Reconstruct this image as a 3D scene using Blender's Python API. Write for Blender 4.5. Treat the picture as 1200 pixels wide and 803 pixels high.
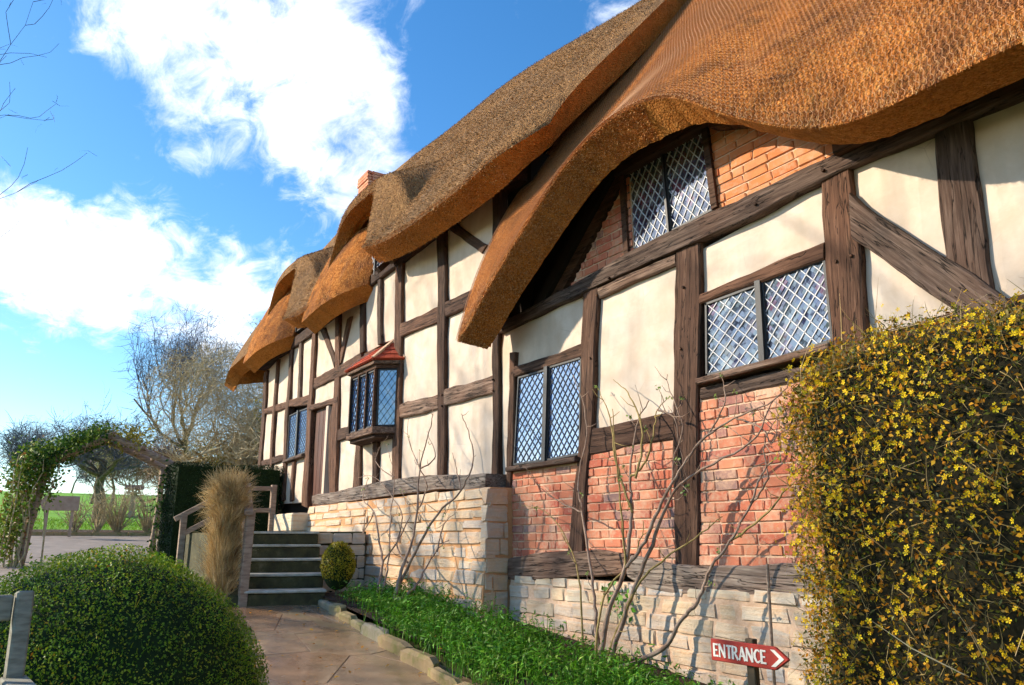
import bpy, bmesh, math, random
import numpy as np
from mathutils import Vector, Matrix
R = math.radians
random.seed(7)
rng = np.random.default_rng(7)
scene = bpy.context.scene
for o in list(bpy.data.objects):
    bpy.data.objects.remove(o, do_unlink=True)
COL = scene.collection

# ------------------------------------------------------------------ camera, sky, sun, exposure
cam_data = bpy.data.cameras.new('camera')
cam = bpy.data.objects.new('camera', cam_data)
COL.objects.link(cam)
cam.location = (0, -4.4, 1.45)
cam.rotation_euler = (R(90 + 14.3), 0, R(90 - 32.9))
cam_data.sensor_width = 36
cam_data.lens = 27.45
cam_data.clip_start = 0.05
cam_data.clip_end = 3000
scene.camera = cam

SUN_TRAVEL = Vector((0.55, 0.60, -0.42)).normalized()
sun_d = bpy.data.lights.new('sun', 'SUN')
sun_d.energy = 4.9
sun_d.angle = R(0.55)
sun_d.color = (1.0, 0.87, 0.68)
sun = bpy.data.objects.new('sun', sun_d)
COL.objects.link(sun)
sun.rotation_euler = SUN_TRAVEL.to_track_quat('-Z', 'Y').to_euler()
to_sun = -SUN_TRAVEL

world = bpy.data.worlds.new('World')
scene.world = world
world.use_nodes = True
wn, wl = world.node_tree.nodes, world.node_tree.links
wn.clear()
def W(t, **k):
    n = wn.new(t)
    for a, b in k.items():
        setattr(n, a, b)
    return n
def wmath(op, a, b=None, clamp=False):
    n = W('ShaderNodeMath', operation=op, use_clamp=clamp)
    for i, v in enumerate((a, b)):
        if v is None: continue
        if isinstance(v, (int, float)): n.inputs[i].default_value = v
        else: wl.new(v, n.inputs[i])
    return n.outputs[0]
sky = W('ShaderNodeTexSky', sky_type='NISHITA', sun_disc=False)
sky.sun_elevation = math.asin(to_sun.z)
sky.sun_rotation = math.atan2(to_sun.x, to_sun.y)
sky.air_density = 1.0
sky.dust_density = 0.3
sky.ozone_density = 2.5
hs = W('ShaderNodeHueSaturation')
hs.inputs['Saturation'].default_value = 1.3
hs.inputs['Value'].default_value = 1.15
wl.new(sky.outputs[0], hs.inputs['Color'])
tc = W('ShaderNodeTexCoord')
sep = W('ShaderNodeSeparateXYZ')
wl.new(tc.outputs['Generated'], sep.inputs[0])
zz = wmath('ADD', wmath('MAXIMUM', sep.outputs[2], 0.0), 0.22)
comb = W('ShaderNodeCombineXYZ')
wl.new(wmath('DIVIDE', sep.outputs[0], zz), comb.inputs[0])
wl.new(wmath('DIVIDE', sep.outputs[1], zz), comb.inputs[1])
mp = W('ShaderNodeMapping')
mp.inputs['Rotation'].default_value = (0, 0, R(35))
mp.inputs['Scale'].default_value = (1.0, 1.5, 1)
wl.new(comb.outputs[0], mp.inputs[0])
nz = W('ShaderNodeTexNoise')
nz.inputs['Scale'].default_value = 2.3
nz.inputs['Detail'].default_value = 9
nz.inputs['Roughness'].default_value = 0.64
nz.inputs['Distortion'].default_value = 0.35
wl.new(mp.outputs[0], nz.inputs['Vector'])
cov = None
# cloud banks: direction, half-angle (degrees), weight
CLOUDS = [
    ((-0.938, 0.007, 0.347), 9, 0.2),
    ((-0.965, -0.013, 0.263), 9, 0.24),
    ((-0.954, 0.121, 0.274), 8, 0.22),
    ((-0.95, 0.189, 0.247), 6, 0.18),
    ((-0.822, 0.321, 0.47), 9, 0.26),
    ((-0.824, 0.255, 0.507), 9, 0.16),
    ((-0.817, 0.169, 0.551), 10, 0.14),
    ((-0.858, 0.099, 0.505), 7, 0.12),
    ((-0.916, 0.234, 0.326), 4.5, 0.24),
    ((-0.833, 0.048, 0.551), 8, 0.2),
    ((-0.592, 0.525, 0.611), 7, 0.22),
    ((-0.923, 0.097, 0.374), 5, 0.14),
    ((-0.775, 0.264, 0.574), 7, 0.08),
    ((-0.889, -0.025, 0.457), 8, -0.3),
    ((-0.905, 0.037, 0.423), 6, -0.26),
    ((-0.918, 0.123, 0.378), 4, -0.1),
    ((-0.699, 0.452, 0.554), 10, -0.28),
    ((-0.722, 0.371, 0.584), 7, -0.1),
    ((-0.752, 0.436, 0.495), 7, -0.22),
    ((-0.986, 0.001, 0.165), 8, -0.24),
    ((-0.983, 0.084, 0.164), 8, -0.2),
    ((-0.912, 0.18, 0.368), 5, -0.2),
    ((-0.91, -0.003, 0.414), 5, -0.18),
    ((-0.89, 0.243, 0.386), 4, -0.2),
]
for d, r, w in CLOUDS:
    dp = W('ShaderNodeVectorMath', operation='DOT_PRODUCT')
    wl.new(tc.outputs['Generated'], dp.inputs[0])
    dp.inputs[1].default_value = d
    mr = W('ShaderNodeMapRange', interpolation_type='SMOOTHSTEP')
    mr.inputs[1].default_value = math.cos(R(r)); mr.inputs[2].default_value = 1.0
    mr.inputs[3].default_value = 0.0; mr.inputs[4].default_value = w
    wl.new(dp.outputs['Value'], mr.inputs[0])
    cov = mr.outputs[0] if cov is None else wmath('ADD', cov, mr.outputs[0])
nf = W('ShaderNodeTexNoise')
nf.inputs['Scale'].default_value = 9.0; nf.inputs['Detail'].default_value = 7; nf.inputs['Roughness'].default_value = 0.65; nf.inputs['Distortion'].default_value = 0.6
wl.new(mp.outputs[0], nf.inputs['Vector'])
dens = wmath('ADD', wmath('ADD', nz.outputs[0], cov), wmath('MULTIPLY', wmath('SUBTRACT', nf.outputs[0], 0.5), 1.15))
cr = W('ShaderNodeMapRange', interpolation_type='SMOOTHSTEP')
cr.inputs[1].default_value = 0.47; cr.inputs[2].default_value = 1.10
wl.new(dens, cr.inputs[0])
mix = W('ShaderNodeMix', data_type='RGBA')
wl.new(cr.outputs[0], mix.inputs[0])
wl.new(hs.outputs[0], mix.inputs[6])
cs_ = W('ShaderNodeTexNoise')
cs_.inputs['Scale'].default_value = 4.0; cs_.inputs['Detail'].default_value = 5
wl.new(mp.outputs[0], cs_.inputs['Vector'])
crr = W('ShaderNodeValToRGB'); wl.new(cs_.outputs[0], crr.inputs[0])
crr.color_ramp.elements[0].position = 0.38; crr.color_ramp.elements[0].color = (5.6, 6.0, 6.8, 1)
crr.color_ramp.elements[1].position = 0.58; crr.color_ramp.elements[1].color = (8.0, 8.2, 8.6, 1)
wl.new(crr.outputs[0], mix.inputs[7])
bg = W('ShaderNodeBackground')
bg.inputs['Strength'].default_value = 0.135
wl.new(mix.outputs[2], bg.inputs['Color'])
wo = W('ShaderNodeOutputWorld')
wl.new(bg.outputs[0], wo.inputs['Surface'])

scene.view_settings.view_transform = 'Standard'
scene.view_settings.look = 'None'
scene.view_settings.gamma = 1
scene.view_settings.use_curve_mapping = False
scene.view_settings.exposure = 0.72
scene.cycles.use_adaptive_sampling = True
scene.cycles.adaptive_threshold = 0.025
scene.cycles.adaptive_min_samples = 16
scene.cycles.max_bounces = 5
scene.cycles.diffuse_bounces = 3
scene.cycles.glossy_bounces = 3
scene.cycles.transmission_bounces = 3
scene.cycles.caustics_reflective = False
scene.cycles.caustics_refractive = False

# ------------------------------------------------------------------ helpers
def link(o, parent=None):
    COL.objects.link(o)
    if parent is not None:
        o.parent = parent
    return o
def tag(o, label=None, cat=None, group=None, kind=None):
    if label: o['label'] = label
    if cat: o['category'] = cat
    if group: o['group'] = group
    if kind: o['kind'] = kind
    return o
def empty(name, loc=(0, 0, 0), parent=None):
    o = bpy.data.objects.new(name, None)
    o.location = loc
    o.empty_display_size = 0.2
    return link(o, parent)
def npmesh(name, verts, faces, mats, smooth=False, midx=None):
    """verts (N,3) array, faces (M,k) array of equal size or list of lists"""
    me = bpy.data.meshes.new(name)
    if isinstance(faces, np.ndarray):
        v = np.ascontiguousarray(verts, dtype=np.float32)
        M, k = faces.shape
        me.vertices.add(len(v)); me.vertices.foreach_set('co', v.ravel())
        me.loops.add(M * k); me.loops.foreach_set('vertex_index', faces.ravel().astype(np.int32))
        me.polygons.add(M)
        me.polygons.foreach_set('loop_start', np.arange(0, M * k, k, dtype=np.int32))
        me.polygons.foreach_set('loop_total', np.full(M, k, dtype=np.int32))
    else:
        me.from_pydata([tuple(p) for p in verts], [], faces)
    for m in (mats if isinstance(mats, (list, tuple)) else [mats]):
        me.materials.append(m)
    if midx is not None:
        me.polygons.foreach_set('material_index', np.asarray(midx, dtype=np.int32))
    if smooth:
        me.polygons.foreach_set('use_smooth', np.ones(len(me.polygons), dtype=bool))
    me.update(calc_edges=True)
    me.validate()
    return me
def obj(name, me, parent=None, loc=None):
    o = bpy.data.objects.new(name, me)
    if loc: o.location = loc
    return link(o, parent)
class MB:
    """collects boxes, prisms and tubes into one mesh"""
    def __init__(s): s.v = []; s.f = []; s.m = []
    def add(s, vs, fs, mi=0):
        b = len(s.v); s.v += [tuple(p) for p in vs]; s.f += [[b + i for i in f] for f in fs]; s.m += [mi] * len(fs)
    def box(s, x0, x1, y0, y1, z0, z1, mi=0):
        s.add([(x0,y0,z0),(x1,y0,z0),(x1,y1,z0),(x0,y1,z0),(x0,y0,z1),(x1,y0,z1),(x1,y1,z1),(x0,y1,z1)],
              [(0,3,2,1),(4,5,6,7),(0,1,5,4),(1,2,6,5),(2,3,7,6),(3,0,4,7)], mi)
    def bar(s, a, b, w, h, up=(0,0,1), mi=0):
        a, b = Vector(a), Vector(b); d = (b - a).normalized()
        r = d.cross(Vector(up)).normalized(); u = r.cross(d)
        q = [(-w/2,-h/2),(w/2,-h/2),(w/2,h/2),(-w/2,h/2)]
        s.add([a + r*i + u*j for i, j in q] + [b + r*i + u*j for i, j in q],
              [(3,2,1,0),(4,5,6,7),(0,1,5,4),(1,2,6,5),(2,3,7,6),(3,0,4,7)], mi)
    def prism(s, poly, y0, y1, mi=0):
        """poly of (x,z), extruded from y0 (front) to y1"""
        n = len(poly)
        s.add([(x, y0, z) for x, z in poly] + [(x, y1, z) for x, z in poly],
              [list(range(n)), list(range(2*n-1, n-1, -1))] + [[i, i+n, (i+1) % n + n, (i+1) % n] for i in range(n)], mi)
    def slab(s, poly, z0, z1, mi=0):
        """poly of (x,y), extruded z0..z1 (z may be a function of x,y)"""
        n = len(poly); Z0 = z0 if callable(z0) else (lambda x, y: z0); Z1 = z1 if callable(z1) else (lambda x, y: z1)
        s.add([(x, y, Z0(x, y)) for x, y in poly] + [(x, y, Z1(x, y)) for x, y in poly],
              [list(range(n-1, -1, -1)), list(range(n, 2*n))] + [[i, (i+1) % n, (i+1) % n + n, i+n] for i in range(n)], mi)
    def tube(s, pts, rad, sides=5, mi=0, cap=True):
        pts = [Vector(p) for p in pts]; n = len(pts); b = len(s.v)
        for i, p in enumerate(pts):
            d = (pts[min(i+1, n-1)] - pts[max(i-1, 0)])
            d = d.normalized() if d.length > 1e-9 else Vector((0, 0, 1))
            a = d.cross(Vector((0.31, 0.77, 0.55)));
            if a.length < 1e-3: a = d.cross(Vector((1, 0, 0)))
            a.normalize(); c = d.cross(a)
            r = rad[i] if isinstance(rad, (list, tuple)) else rad
            for k in range(sides):
                t = 2 * math.pi * k / sides
                s.v.append(tuple(p + a * (r * math.cos(t)) + c * (r * math.sin(t))))
        for i in range(n - 1):
            for k in range(sides):
                k2 = (k + 1) % sides
                s.f.append([b+i*sides+k, b+i*sides+k2, b+(i+1)*sides+k2, b+(i+1)*sides+k]); s.m.append(mi)
        if cap:
            s.f.append([b + k for k in range(sides)][::-1]); s.f.append([b + (n-1)*sides + k for k in range(sides)]); s.m += [mi, mi]
    def build(s, name, mats, parent=None, smooth=False, bevel=0):
        me = npmesh(name, s.v, s.f, mats, smooth, s.m)
        if bevel:
            bm = bmesh.new(); bm.from_mesh(me)
            bmesh.ops.bevel(bm, geom=list(bm.edges), offset=bevel, segments=1, affect='EDGES', clamp_overlap=True)
            bm.to_mesh(me); bm.free()
        return obj(name, me, parent)

# ------------------------------------------------------------------ materials
class Mat:
    def __init__(s, name, rough=0.8, spec=0.3):
        s.m = bpy.data.materials.new(name); s.m.use_nodes = True
        s.n = s.m.node_tree.nodes; s.l = s.m.node_tree.links
        s.b = s.n['Principled BSDF']; s.b.inputs['Roughness'].default_value = rough
        s.b.inputs['Specular IOR Level'].default_value = spec
    def node(s, t, **k):
        n = s.n.new(t)
        for a, b in k.items(): setattr(n, a, b)
        return n
    def inp(s, n, i, v):
        if isinstance(v, bpy.types.NodeSocket): s.l.new(v, n.inputs[i])
        else: n.inputs[i].default_value = v
    def coord(s, kind='Object', scale=(1, 1, 1)):
        if kind == 'Position':
            c = s.node('ShaderNodeNewGeometry').outputs['Position']
        else:
            c = s.node('ShaderNodeTexCoord').outputs[kind]
        m = s.node('ShaderNodeMapping'); s.l.new(c, m.inputs[0]); m.inputs['Scale'].default_value = scale
        return m.outputs[0]
    def noise(s, vec, scale=5, detail=4, rough=0.55, dist=0.0):
        n = s.node('ShaderNodeTexNoise'); s.l.new(vec, n.inputs['Vector'])
        n.inputs['Scale'].default_value = scale; n.inputs['Detail'].default_value = detail
        n.inputs['Roughness'].default_value = rough; n.inputs['Distortion'].default_value = dist
        return n.outputs[0]
    def voronoi(s, vec, scale, feature='F1', out='Distance'):
        n = s.node('ShaderNodeTexVoronoi', feature=feature); s.l.new(vec, n.inputs['Vector']); n.inputs['Scale'].default_value = scale
        return n.outputs[out]
    def ramp(s, fac, stops):
        n = s.node('ShaderNodeValToRGB'); s.l.new(fac, n.inputs[0])
        e = n.color_ramp.elements
        while len(e) > 1: e.remove(e[-1])
        e[0].position, e[0].color = stops[0][0], (*stops[0][1], 1)
        for p, c in stops[1:]:
            x = e.new(p); x.color = (*c, 1)
        return n.outputs[0]
    def mix(s, fac, a, b, mode='MIX'):
        n = s.node('ShaderNodeMix', data_type='RGBA', blend_type=mode)
        s.inp(n, 0, fac)
        for i, v in ((6, a), (7, b)):
            if isinstance(v, tuple) and len(v) == 3: v = (*v, 1)
            s.inp(n, i, v)
        return n.outputs[2]
    def math(s, op, a, b=0.0, clamp=False):
        n = s.node('ShaderNodeMath', operation=op, use_clamp=clamp); s.inp(n, 0, a); s.inp(n, 1, b)
        return n.outputs[0]
    def maprange(s, v, a, b, c=0.0, d=1.0):
        n = s.node('ShaderNodeMapRange'); s.inp(n, 0, v)
        for i, x in enumerate((a, b, c, d)): n.inputs[i + 1].default_value = x
        return n.outputs[0]
    def rand(s): return s.node('ShaderNodeObjectInfo').outputs['Random']
    def island(s): return s.node('ShaderNodeNewGeometry').outputs['Random Per Island']
    def color(s, c):
        if isinstance(c, tuple): s.b.inputs['Base Color'].default_value = (*c, 1)
        else: s.l.new(c, s.b.inputs['Base Color'])
        return s
    def bump(s, h, strength=0.3, dist=0.01):
        n = s.node('ShaderNodeBump'); s.l.new(h, n.inputs['Height'])
        n.inputs['Strength'].default_value = strength; n.inputs['Distance'].default_value = dist
        s.l.new(n.outputs[0], s.b.inputs['Normal'])
        return s
M = {}
def timber_mat(name, dark, mid, light, contrast=1.0):
    m = Mat(name, 0.85, 0.2)
    r = m.rand()
    add = m.node('ShaderNodeVectorMath', operation='ADD')
    m.l.new(m.coord('Object'), add.inputs[0])
    cx = m.node('ShaderNodeCombineXYZ')
    for i in range(3): m.l.new(m.math('MULTIPLY', r, 37.0 + 11 * i), cx.inputs[i])
    m.l.new(cx.outputs[0], add.inputs[1])
    mp = m.node('ShaderNodeMapping'); m.l.new(add.outputs[0], mp.inputs[0]); mp.inputs['Scale'].default_value = (1.6, 14, 26)
    g = m.noise(mp.outputs[0], 1.6, 9, 0.7, 0.25)
    big = m.noise(add.outputs[0], 2.2, 3)
    mp2 = m.node('ShaderNodeMapping'); m.l.new(add.outputs[0], mp2.inputs[0]); mp2.inputs['Scale'].default_value = (0.9, 6, 13)
    crack = m.maprange(m.noise(mp2.outputs[0], 1.5, 4, 0.55, 0.45), 0.485, 0.50)
    crack2 = m.maprange(m.noise(mp2.outputs[0], 1.5, 4, 0.55, 0.45), 0.50, 0.515, 1.0, 0.0)
    cr = m.math('SUBTRACT', 1.0, m.math('MULTIPLY', crack, crack2))
    c = m.ramp(g, [(0.28, dark), (0.5, mid), (0.72, light)])
    c = m.mix(m.maprange(big, 0.35, 0.7, 0.0, 0.7), c, m.mix(0.55, c, (0.16, 0.075, 0.045)))
    c = m.mix(cr, (0.012, 0.008, 0.006), c)
    c = m.mix(1.0, c, m.ramp(r, [(0, (0.62, 0.60, 0.60)), (0.5, (1.0, 1.0, 1.0)), (1, (1.45, 1.35, 1.25))]), 'MULTIPLY')
    m.color(c)
    h = m.math('ADD', m.math('MULTIPLY', g, 0.7), m.math('MULTIPLY', cr, 0.5))
    m.bump(h, 0.9, 0.012)
    return m.m
M['timber0'] = timber_mat('dark_timber', (0.018, 0.011, 0.008), (0.06, 0.034, 0.022), (0.13, 0.075, 0.05))
M['timber1'] = timber_mat('brown_timber', (0.018, 0.010, 0.007), (0.075, 0.040, 0.026), (0.19, 0.11, 0.075))
M['timber2'] = timber_mat('grey_timber', (0.03, 0.02, 0.016), (0.12, 0.083, 0.064), (0.30, 0.22, 0.175))
M['timber3'] = timber_mat('silver_timber', (0.05, 0.042, 0.036), (0.22, 0.18, 0.15), (0.46, 0.40, 0.34))

m = Mat('cream_plaster', 0.9, 0.1)
v = m.coord('Position')
n1 = m.noise(v, 1.6, 5, 0.6); n2 = m.noise(v, 14, 5, 0.6)
mps = m.coord('Position', (3.0, 3.0, 0.35))
st = m.noise(mps, 2.0, 4)
c = m.ramp(n1, [(0.3, (0.58, 0.46, 0.36)), (0.55, (0.70, 0.58, 0.475)), (0.75, (0.75, 0.655, 0.565))])
c = m.mix(m.maprange(st, 0.5, 0.75, 0, 0.55), c, (0.50, 0.42, 0.33))
ck = m.maprange(m.voronoi(m.coord('Position', (1, 1, 0.7)), 2.1, 'DISTANCE_TO_EDGE'), 0.0, 0.006, 0.45, 0.0)
c = m.mix(m.math('MULTIPLY', ck, m.maprange(n1, 0.5, 0.62)), c, (0.30, 0.23, 0.17))
c = m.mix(m.maprange(m.noise(v, 4.5, 5, 0.65, 0.5), 0.45, 0.72, 0, 0.6), c, (0.56, 0.42, 0.30))
m.color(m.mix(m.maprange(n2, 0.3, 0.7, 0, 0.2), c, (0.55, 0.46, 0.36)))
m.bump(m.math('ADD', n1, m.math('MULTIPLY', n2, 0.35)), 0.35, 0.02)
M['plaster'] = m.m

def brick_mat(name, stops, lime):
    m = Mat(name, 0.9, 0.15)
    v = m.coord('Position'); n = m.noise(v, 35, 5, 0.65); b = m.noise(v, 3.0, 3)
    c = m.ramp(m.rand(), stops)
    c = m.mix(m.maprange(n, 0.4, 0.75, 0, 0.35), c, (0.30, 0.11, 0.07))
    c = m.mix(m.maprange(m.math('ADD', m.math('MULTIPLY', n, 0.5), m.math('MULTIPLY', b, 0.6)), 0.52, 0.72, 0, lime), c, (0.66, 0.43, 0.29))
    m.color(c); m.bump(n, 0.6, 0.008)
    return m.m
M['brick'] = brick_mat('red_brick', [(0.0, (0.46, 0.115, 0.075)), (0.3, (0.57, 0.17, 0.095)), (0.6, (0.64, 0.25, 0.14)), (0.88, (0.60, 0.19, 0.105)), (0.95, (0.30, 0.19, 0.17)), (1.0, (0.50, 0.16, 0.11))], 0.95)
M['brick_pale'] = brick_mat('orange_brick', [(0.0, (0.56, 0.17, 0.06)), (0.5, (0.62, 0.22, 0.08)), (1.0, (0.60, 0.27, 0.12))], 0.75)
m = Mat('lime_mortar', 0.95, 0.1)
v = m.coord('Position'); n = m.noise(v, 28, 6, 0.7); b = m.noise(v, 2.5, 3)
m.color(m.ramp(m.math('ADD', m.math('MULTIPLY', n, 0.6), m.math('MULTIPLY', b, 0.4)), [(0.3, (0.54, 0.33, 0.20)), (0.55, (0.70, 0.49, 0.34)), (0.75, (0.78, 0.62, 0.47))]))
m.bump(n, 0.7, 0.01); M['mortar'] = m.m
m = Mat('ochre_mortar', 0.95, 0.1)
v = m.coord('Position'); n = m.noise(v, 28, 6, 0.7); b = m.noise(v, 2.0, 3)
m.color(m.ramp(m.math('ADD', m.math('MULTIPLY', n, 0.5), m.math('MULTIPLY', b, 0.5)), [(0.3, (0.50, 0.24, 0.10)), (0.55, (0.62, 0.34, 0.17)), (0.75, (0.66, 0.45, 0.27))]))
m.bump(n, 0.7, 0.012); M['mortar_ochre'] = m.m
def stone_mat(name, stops):
    m = Mat(name, 0.9, 0.2)
    v = m.coord('Position'); n = m.noise(v, 22, 6, 0.7); b = m.noise(v, 5.0, 4, 0.6)
    lay = m.noise(m.coord('Position', (1.5, 1.5, 14)), 2.5, 4)
    c = m.ramp(m.rand(), stops)
    c = m.mix(m.maprange(b, 0.5, 0.7, 0, 0.5), c, (0.40, 0.37, 0.35))
    c = m.mix(m.maprange(lay, 0.45, 0.7, 0, 0.7), c, (0.62, 0.38, 0.21))
    c = m.mix(m.maprange(n, 0.5, 0.8, 0, 0.5), c, (0.72, 0.62, 0.48))
    m.color(c); m.bump(m.math('ADD', n, m.math('MULTIPLY', lay, 0.8)), 0.8, 0.015)
    return m.m
M['stone'] = stone_mat('lias_stone', [(0.0, (0.54, 0.42, 0.29)), (0.25, (0.66, 0.51, 0.34)), (0.45, (0.50, 0.43, 0.36)), (0.65, (0.68, 0.50, 0.31)), (0.85, (0.56, 0.48, 0.40)), (1.0, (0.64, 0.42, 0.25))])
M['stone_pale'] = stone_mat('pale_stone', [(0.0, (0.64, 0.54, 0.42)), (0.4, (0.72, 0.60, 0.43)), (0.7, (0.56, 0.52, 0.48)), (1.0, (0.76, 0.64, 0.46))])

def thatch_mat(name, dark, mid, light, patch, k):
    m = Mat(name, 0.95, 0.08)
    v = m.coord('Position')
    fine = m.noise(v, 95, 4, 0.7); cell = m.voronoi(v, 55); med = m.noise(v, 9, 4, 0.6); big = m.noise(v, 1.3, 4, 0.6)
    sp = m.noise(v, 34, 3, 0.7)
    f = m.math('ADD', m.math('ADD', m.math('MULTIPLY', fine, 0.35), m.math('MULTIPLY', sp, 0.45)), m.math('MULTIPLY', med, 0.20))
    c = m.ramp(f, [(0.34, dark), (0.5, mid), (0.66, light)])
    c = m.mix(m.maprange(big, 0.46, 0.62, 0, k), c, m.mix(0.65, c, patch))
    c = m.mix(m.maprange(m.noise(v, 3.2, 5, 0.7, 0.5), 0.50, 0.64, 0, k), c, m.mix(0.72, c, (0.045, 0.025, 0.018)))
    c = m.mix(m.maprange(m.noise(m.coord('Position', (1.0, 0.35, 0.35)), 7.0, 4, 0.6), 0.52, 0.68, 0, 0.5*k), c, m.mix(0.5, c, (0.20, 0.16, 0.13)))
    m.color(c)
    m.bump(m.math('ADD', m.math('MULTIPLY', fine, 0.6), m.math('ADD', m.math('MULTIPLY', cell, 0.9), m.math('MULTIPLY', med, 1.6))), 1.0, 0.03)
    return m.m
M['thatch_new'] = thatch_mat('orange_thatch', (0.08, 0.02, 0.006), (0.54, 0.185, 0.04), (0.88, 0.45, 0.13), (0.19, 0.08, 0.04), 0.75)
M['thatch_old'] = thatch_mat('weathered_thatch', (0.07, 0.034, 0.014), (0.32, 0.17, 0.072), (0.62, 0.37, 0.165), (0.21, 0.15, 0.10), 0.5)
M['thatch_cut'] = thatch_mat('cut_reed', (0.34, 0.10, 0.016), (0.66, 0.235, 0.045), (0.80, 0.37, 0.10), (0.5, 0.17, 0.04), 0.3)
def straw_mat(name, stops):
    m = Mat(name, 0.8, 0.2); m.color(m.ramp(m.island(), stops)); return m.m
M['straw'] = straw_mat('straw_ends', [(0, (0.10, 0.03, 0.012)), (0.3, (0.40, 0.14, 0.04)), (0.65, (0.66, 0.30, 0.09)), (1, (0.85, 0.55, 0.24))])
M['straw_old'] = straw_mat('old_straw_ends', [(0, (0.09, 0.048, 0.022)), (0.5, (0.36, 0.205, 0.09)), (1, (0.70, 0.47, 0.24))])
m = Mat('galvanised_wire', 0.5, 0.5); m.color((0.48, 0.23, 0.09)); M['wire'] = m.m
m = Mat('galvanised_wire_grey', 0.5, 0.5); m.color((0.30, 0.22, 0.14)); M['wire_grey'] = m.m

m = Mat('leaded_glass', 0.06, 0.5)
r = m.rand()
m.color(m.ramp(r, [(0, (0.010, 0.016, 0.035)), (0.3, (0.03, 0.045, 0.085)), (0.5, (0.07, 0.10, 0.10)), (0.66, (0.02, 0.022, 0.07)), (0.8, (0.16, 0.18, 0.17)), (0.92, (0.12, 0.025, 0.06)), (1, (0.10, 0.12, 0.15))]))  # random pane tints stand in for reflections and the room behind
m.b.inputs['IOR'].default_value = 2.5
m.b.inputs['Roughness'].default_value = 0.03
M['glass'] = m.m
m = Mat('sky_tint_glass', 0.03, 0.5)
m.color(m.ramp(m.rand(), [(0, (0.015, 0.05, 0.16)), (0.5, (0.03, 0.09, 0.26)), (1, (0.07, 0.14, 0.32))]))  # blue of the reflected sky put into the base colour
m.b.inputs['IOR'].default_value = 3.6
M['glass_sky'] = m.m
m = Mat('lead_came', 0.5, 0.4); m.color((0.58, 0.58, 0.60)); M['lead'] = m.m  # pale copy of the lead, sunlight put into its colour
m = Mat('dark_lead_came', 0.5, 0.4); m.color((0.035, 0.04, 0.05)); M['lead_dark'] = m.m  # dark copy of the same lead, without the painted sunlight
m = Mat('black_iron', 0.55, 0.4); m.color((0.03, 0.03, 0.033)); M['iron'] = m.m
m = Mat('clay_tile', 0.8, 0.2)
m.color(m.mix(m.noise(m.coord('Position'), 20), m.ramp(m.rand(), [(0, (0.46, 0.06, 0.025)), (0.6, (0.62, 0.10, 0.035)), (1, (0.5, 0.12, 0.06))]), (0.3, 0.06, 0.04))); M['tile'] = m.m
m = Mat('hip_mortar', 0.9, 0.1); m.color((0.62, 0.44, 0.30)); M['hip'] = m.m
m = Mat('door_oak', 0.6, 0.3)
m.color(m.ramp(m.noise(m.coord('Position', (18, 18, 1.2)), 2, 5), [(0.3, (0.04, 0.013, 0.008)), (0.7, (0.13, 0.04, 0.02))])); M['door'] = m.m
m = Mat('shade_dark', 0.95, 0.05); m.color((0.03, 0.024, 0.02)); M['shade_fill'] = m.m  # near-black colour standing in for shade in gaps, recesses and rooms

def plain(name, stops, scale=6, rough=0.9, bump=0.4, bd=0.01, spec=0.2):
    m = Mat(name, rough, spec); v = m.coord('Position'); n = m.noise(v, scale, 6, 0.65)
    m.color(m.ramp(n, stops)); m.bump(m.noise(v, scale * 5, 5, 0.7), bump, bd); return m
M['ground'] = plain('bare_ground', [(0.3, (0.10, 0.075, 0.05)), (0.55, (0.10, 0.13, 0.04)), (0.8, (0.15, 0.12, 0.08))], 1.2).m
M['mortar_path'] = plain('path_joint', [(0.3, (0.17, 0.11, 0.07)), (0.7, (0.28, 0.18, 0.12))], 9).m
M['soil'] = plain('dark_soil', [(0.3, (0.03, 0.02, 0.013)), (0.7, (0.10, 0.065, 0.045))], 9, 0.95, 0.9, 0.03).m
M['lawn'] = plain('lawn_grass', [(0.25, (0.10, 0.26, 0.012)), (0.55, (0.16, 0.36, 0.02)), (0.8, (0.24, 0.42, 0.03))], 0.9, 0.9, 0.5, 0.03).m
M['asphalt'] = plain('pale_asphalt', [(0.3, (0.20, 0.17, 0.15)), (0.7, (0.32, 0.27, 0.23))], 2.5, 0.85, 0.5, 0.01).m
m = Mat('wet_flagstone', 0.4, 0.5)
v = m.coord('Position'); n = m.noise(v, 7, 6, 0.65); w = m.noise(v, 1.6, 3, 0.6, 0.4)
c = m.ramp(m.rand(), [(0, (0.26, 0.155, 0.09)), (0.4, (0.31, 0.19, 0.11)), (0.7, (0.26, 0.19, 0.125)), (1, (0.36, 0.24, 0.145))])
c = m.mix(m.maprange(n, 0.4, 0.7, 0, 0.6), c, (0.20, 0.115, 0.065))
c = m.mix(m.maprange(w, 0.56, 0.68, 0, 0.55), c, (0.14, 0.13, 0.045))
m.color(c); m.l.new(m.maprange(w, 0.46, 0.66, 0.08, 0.45), m.b.inputs['Roughness']); m.bump(n, 0.35, 0.01); M['flag'] = m.m
m = Mat('mossy_kerb', 0.9, 0.2)
v = m.coord('Position'); n = m.noise(v, 9, 6, 0.65)
c = m.ramp(m.rand(), [(0, (0.28, 0.20, 0.11)), (0.5, (0.38, 0.28, 0.14)), (1, (0.28, 0.25, 0.19))])
m.color(m.mix(m.maprange(n, 0.45, 0.65, 0, 0.8), c, (0.17, 0.17, 0.05))); m.bump(n, 0.7, 0.02); M['kerb'] = m.m
m = Mat('mossy_shaded_step', 0.8, 0.3)
v = m.coord('Position'); n = m.noise(v, 6, 6, 0.7)
m.color(m.ramp(n, [(0.3, (0.03, 0.028, 0.014)), (0.55, (0.075, 0.068, 0.028)), (0.75, (0.17, 0.145, 0.085))])); m.bump(n, 0.7, 0.02); M['step'] = m.m  # mossy stone, with the shade on the risers put into the colour
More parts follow.
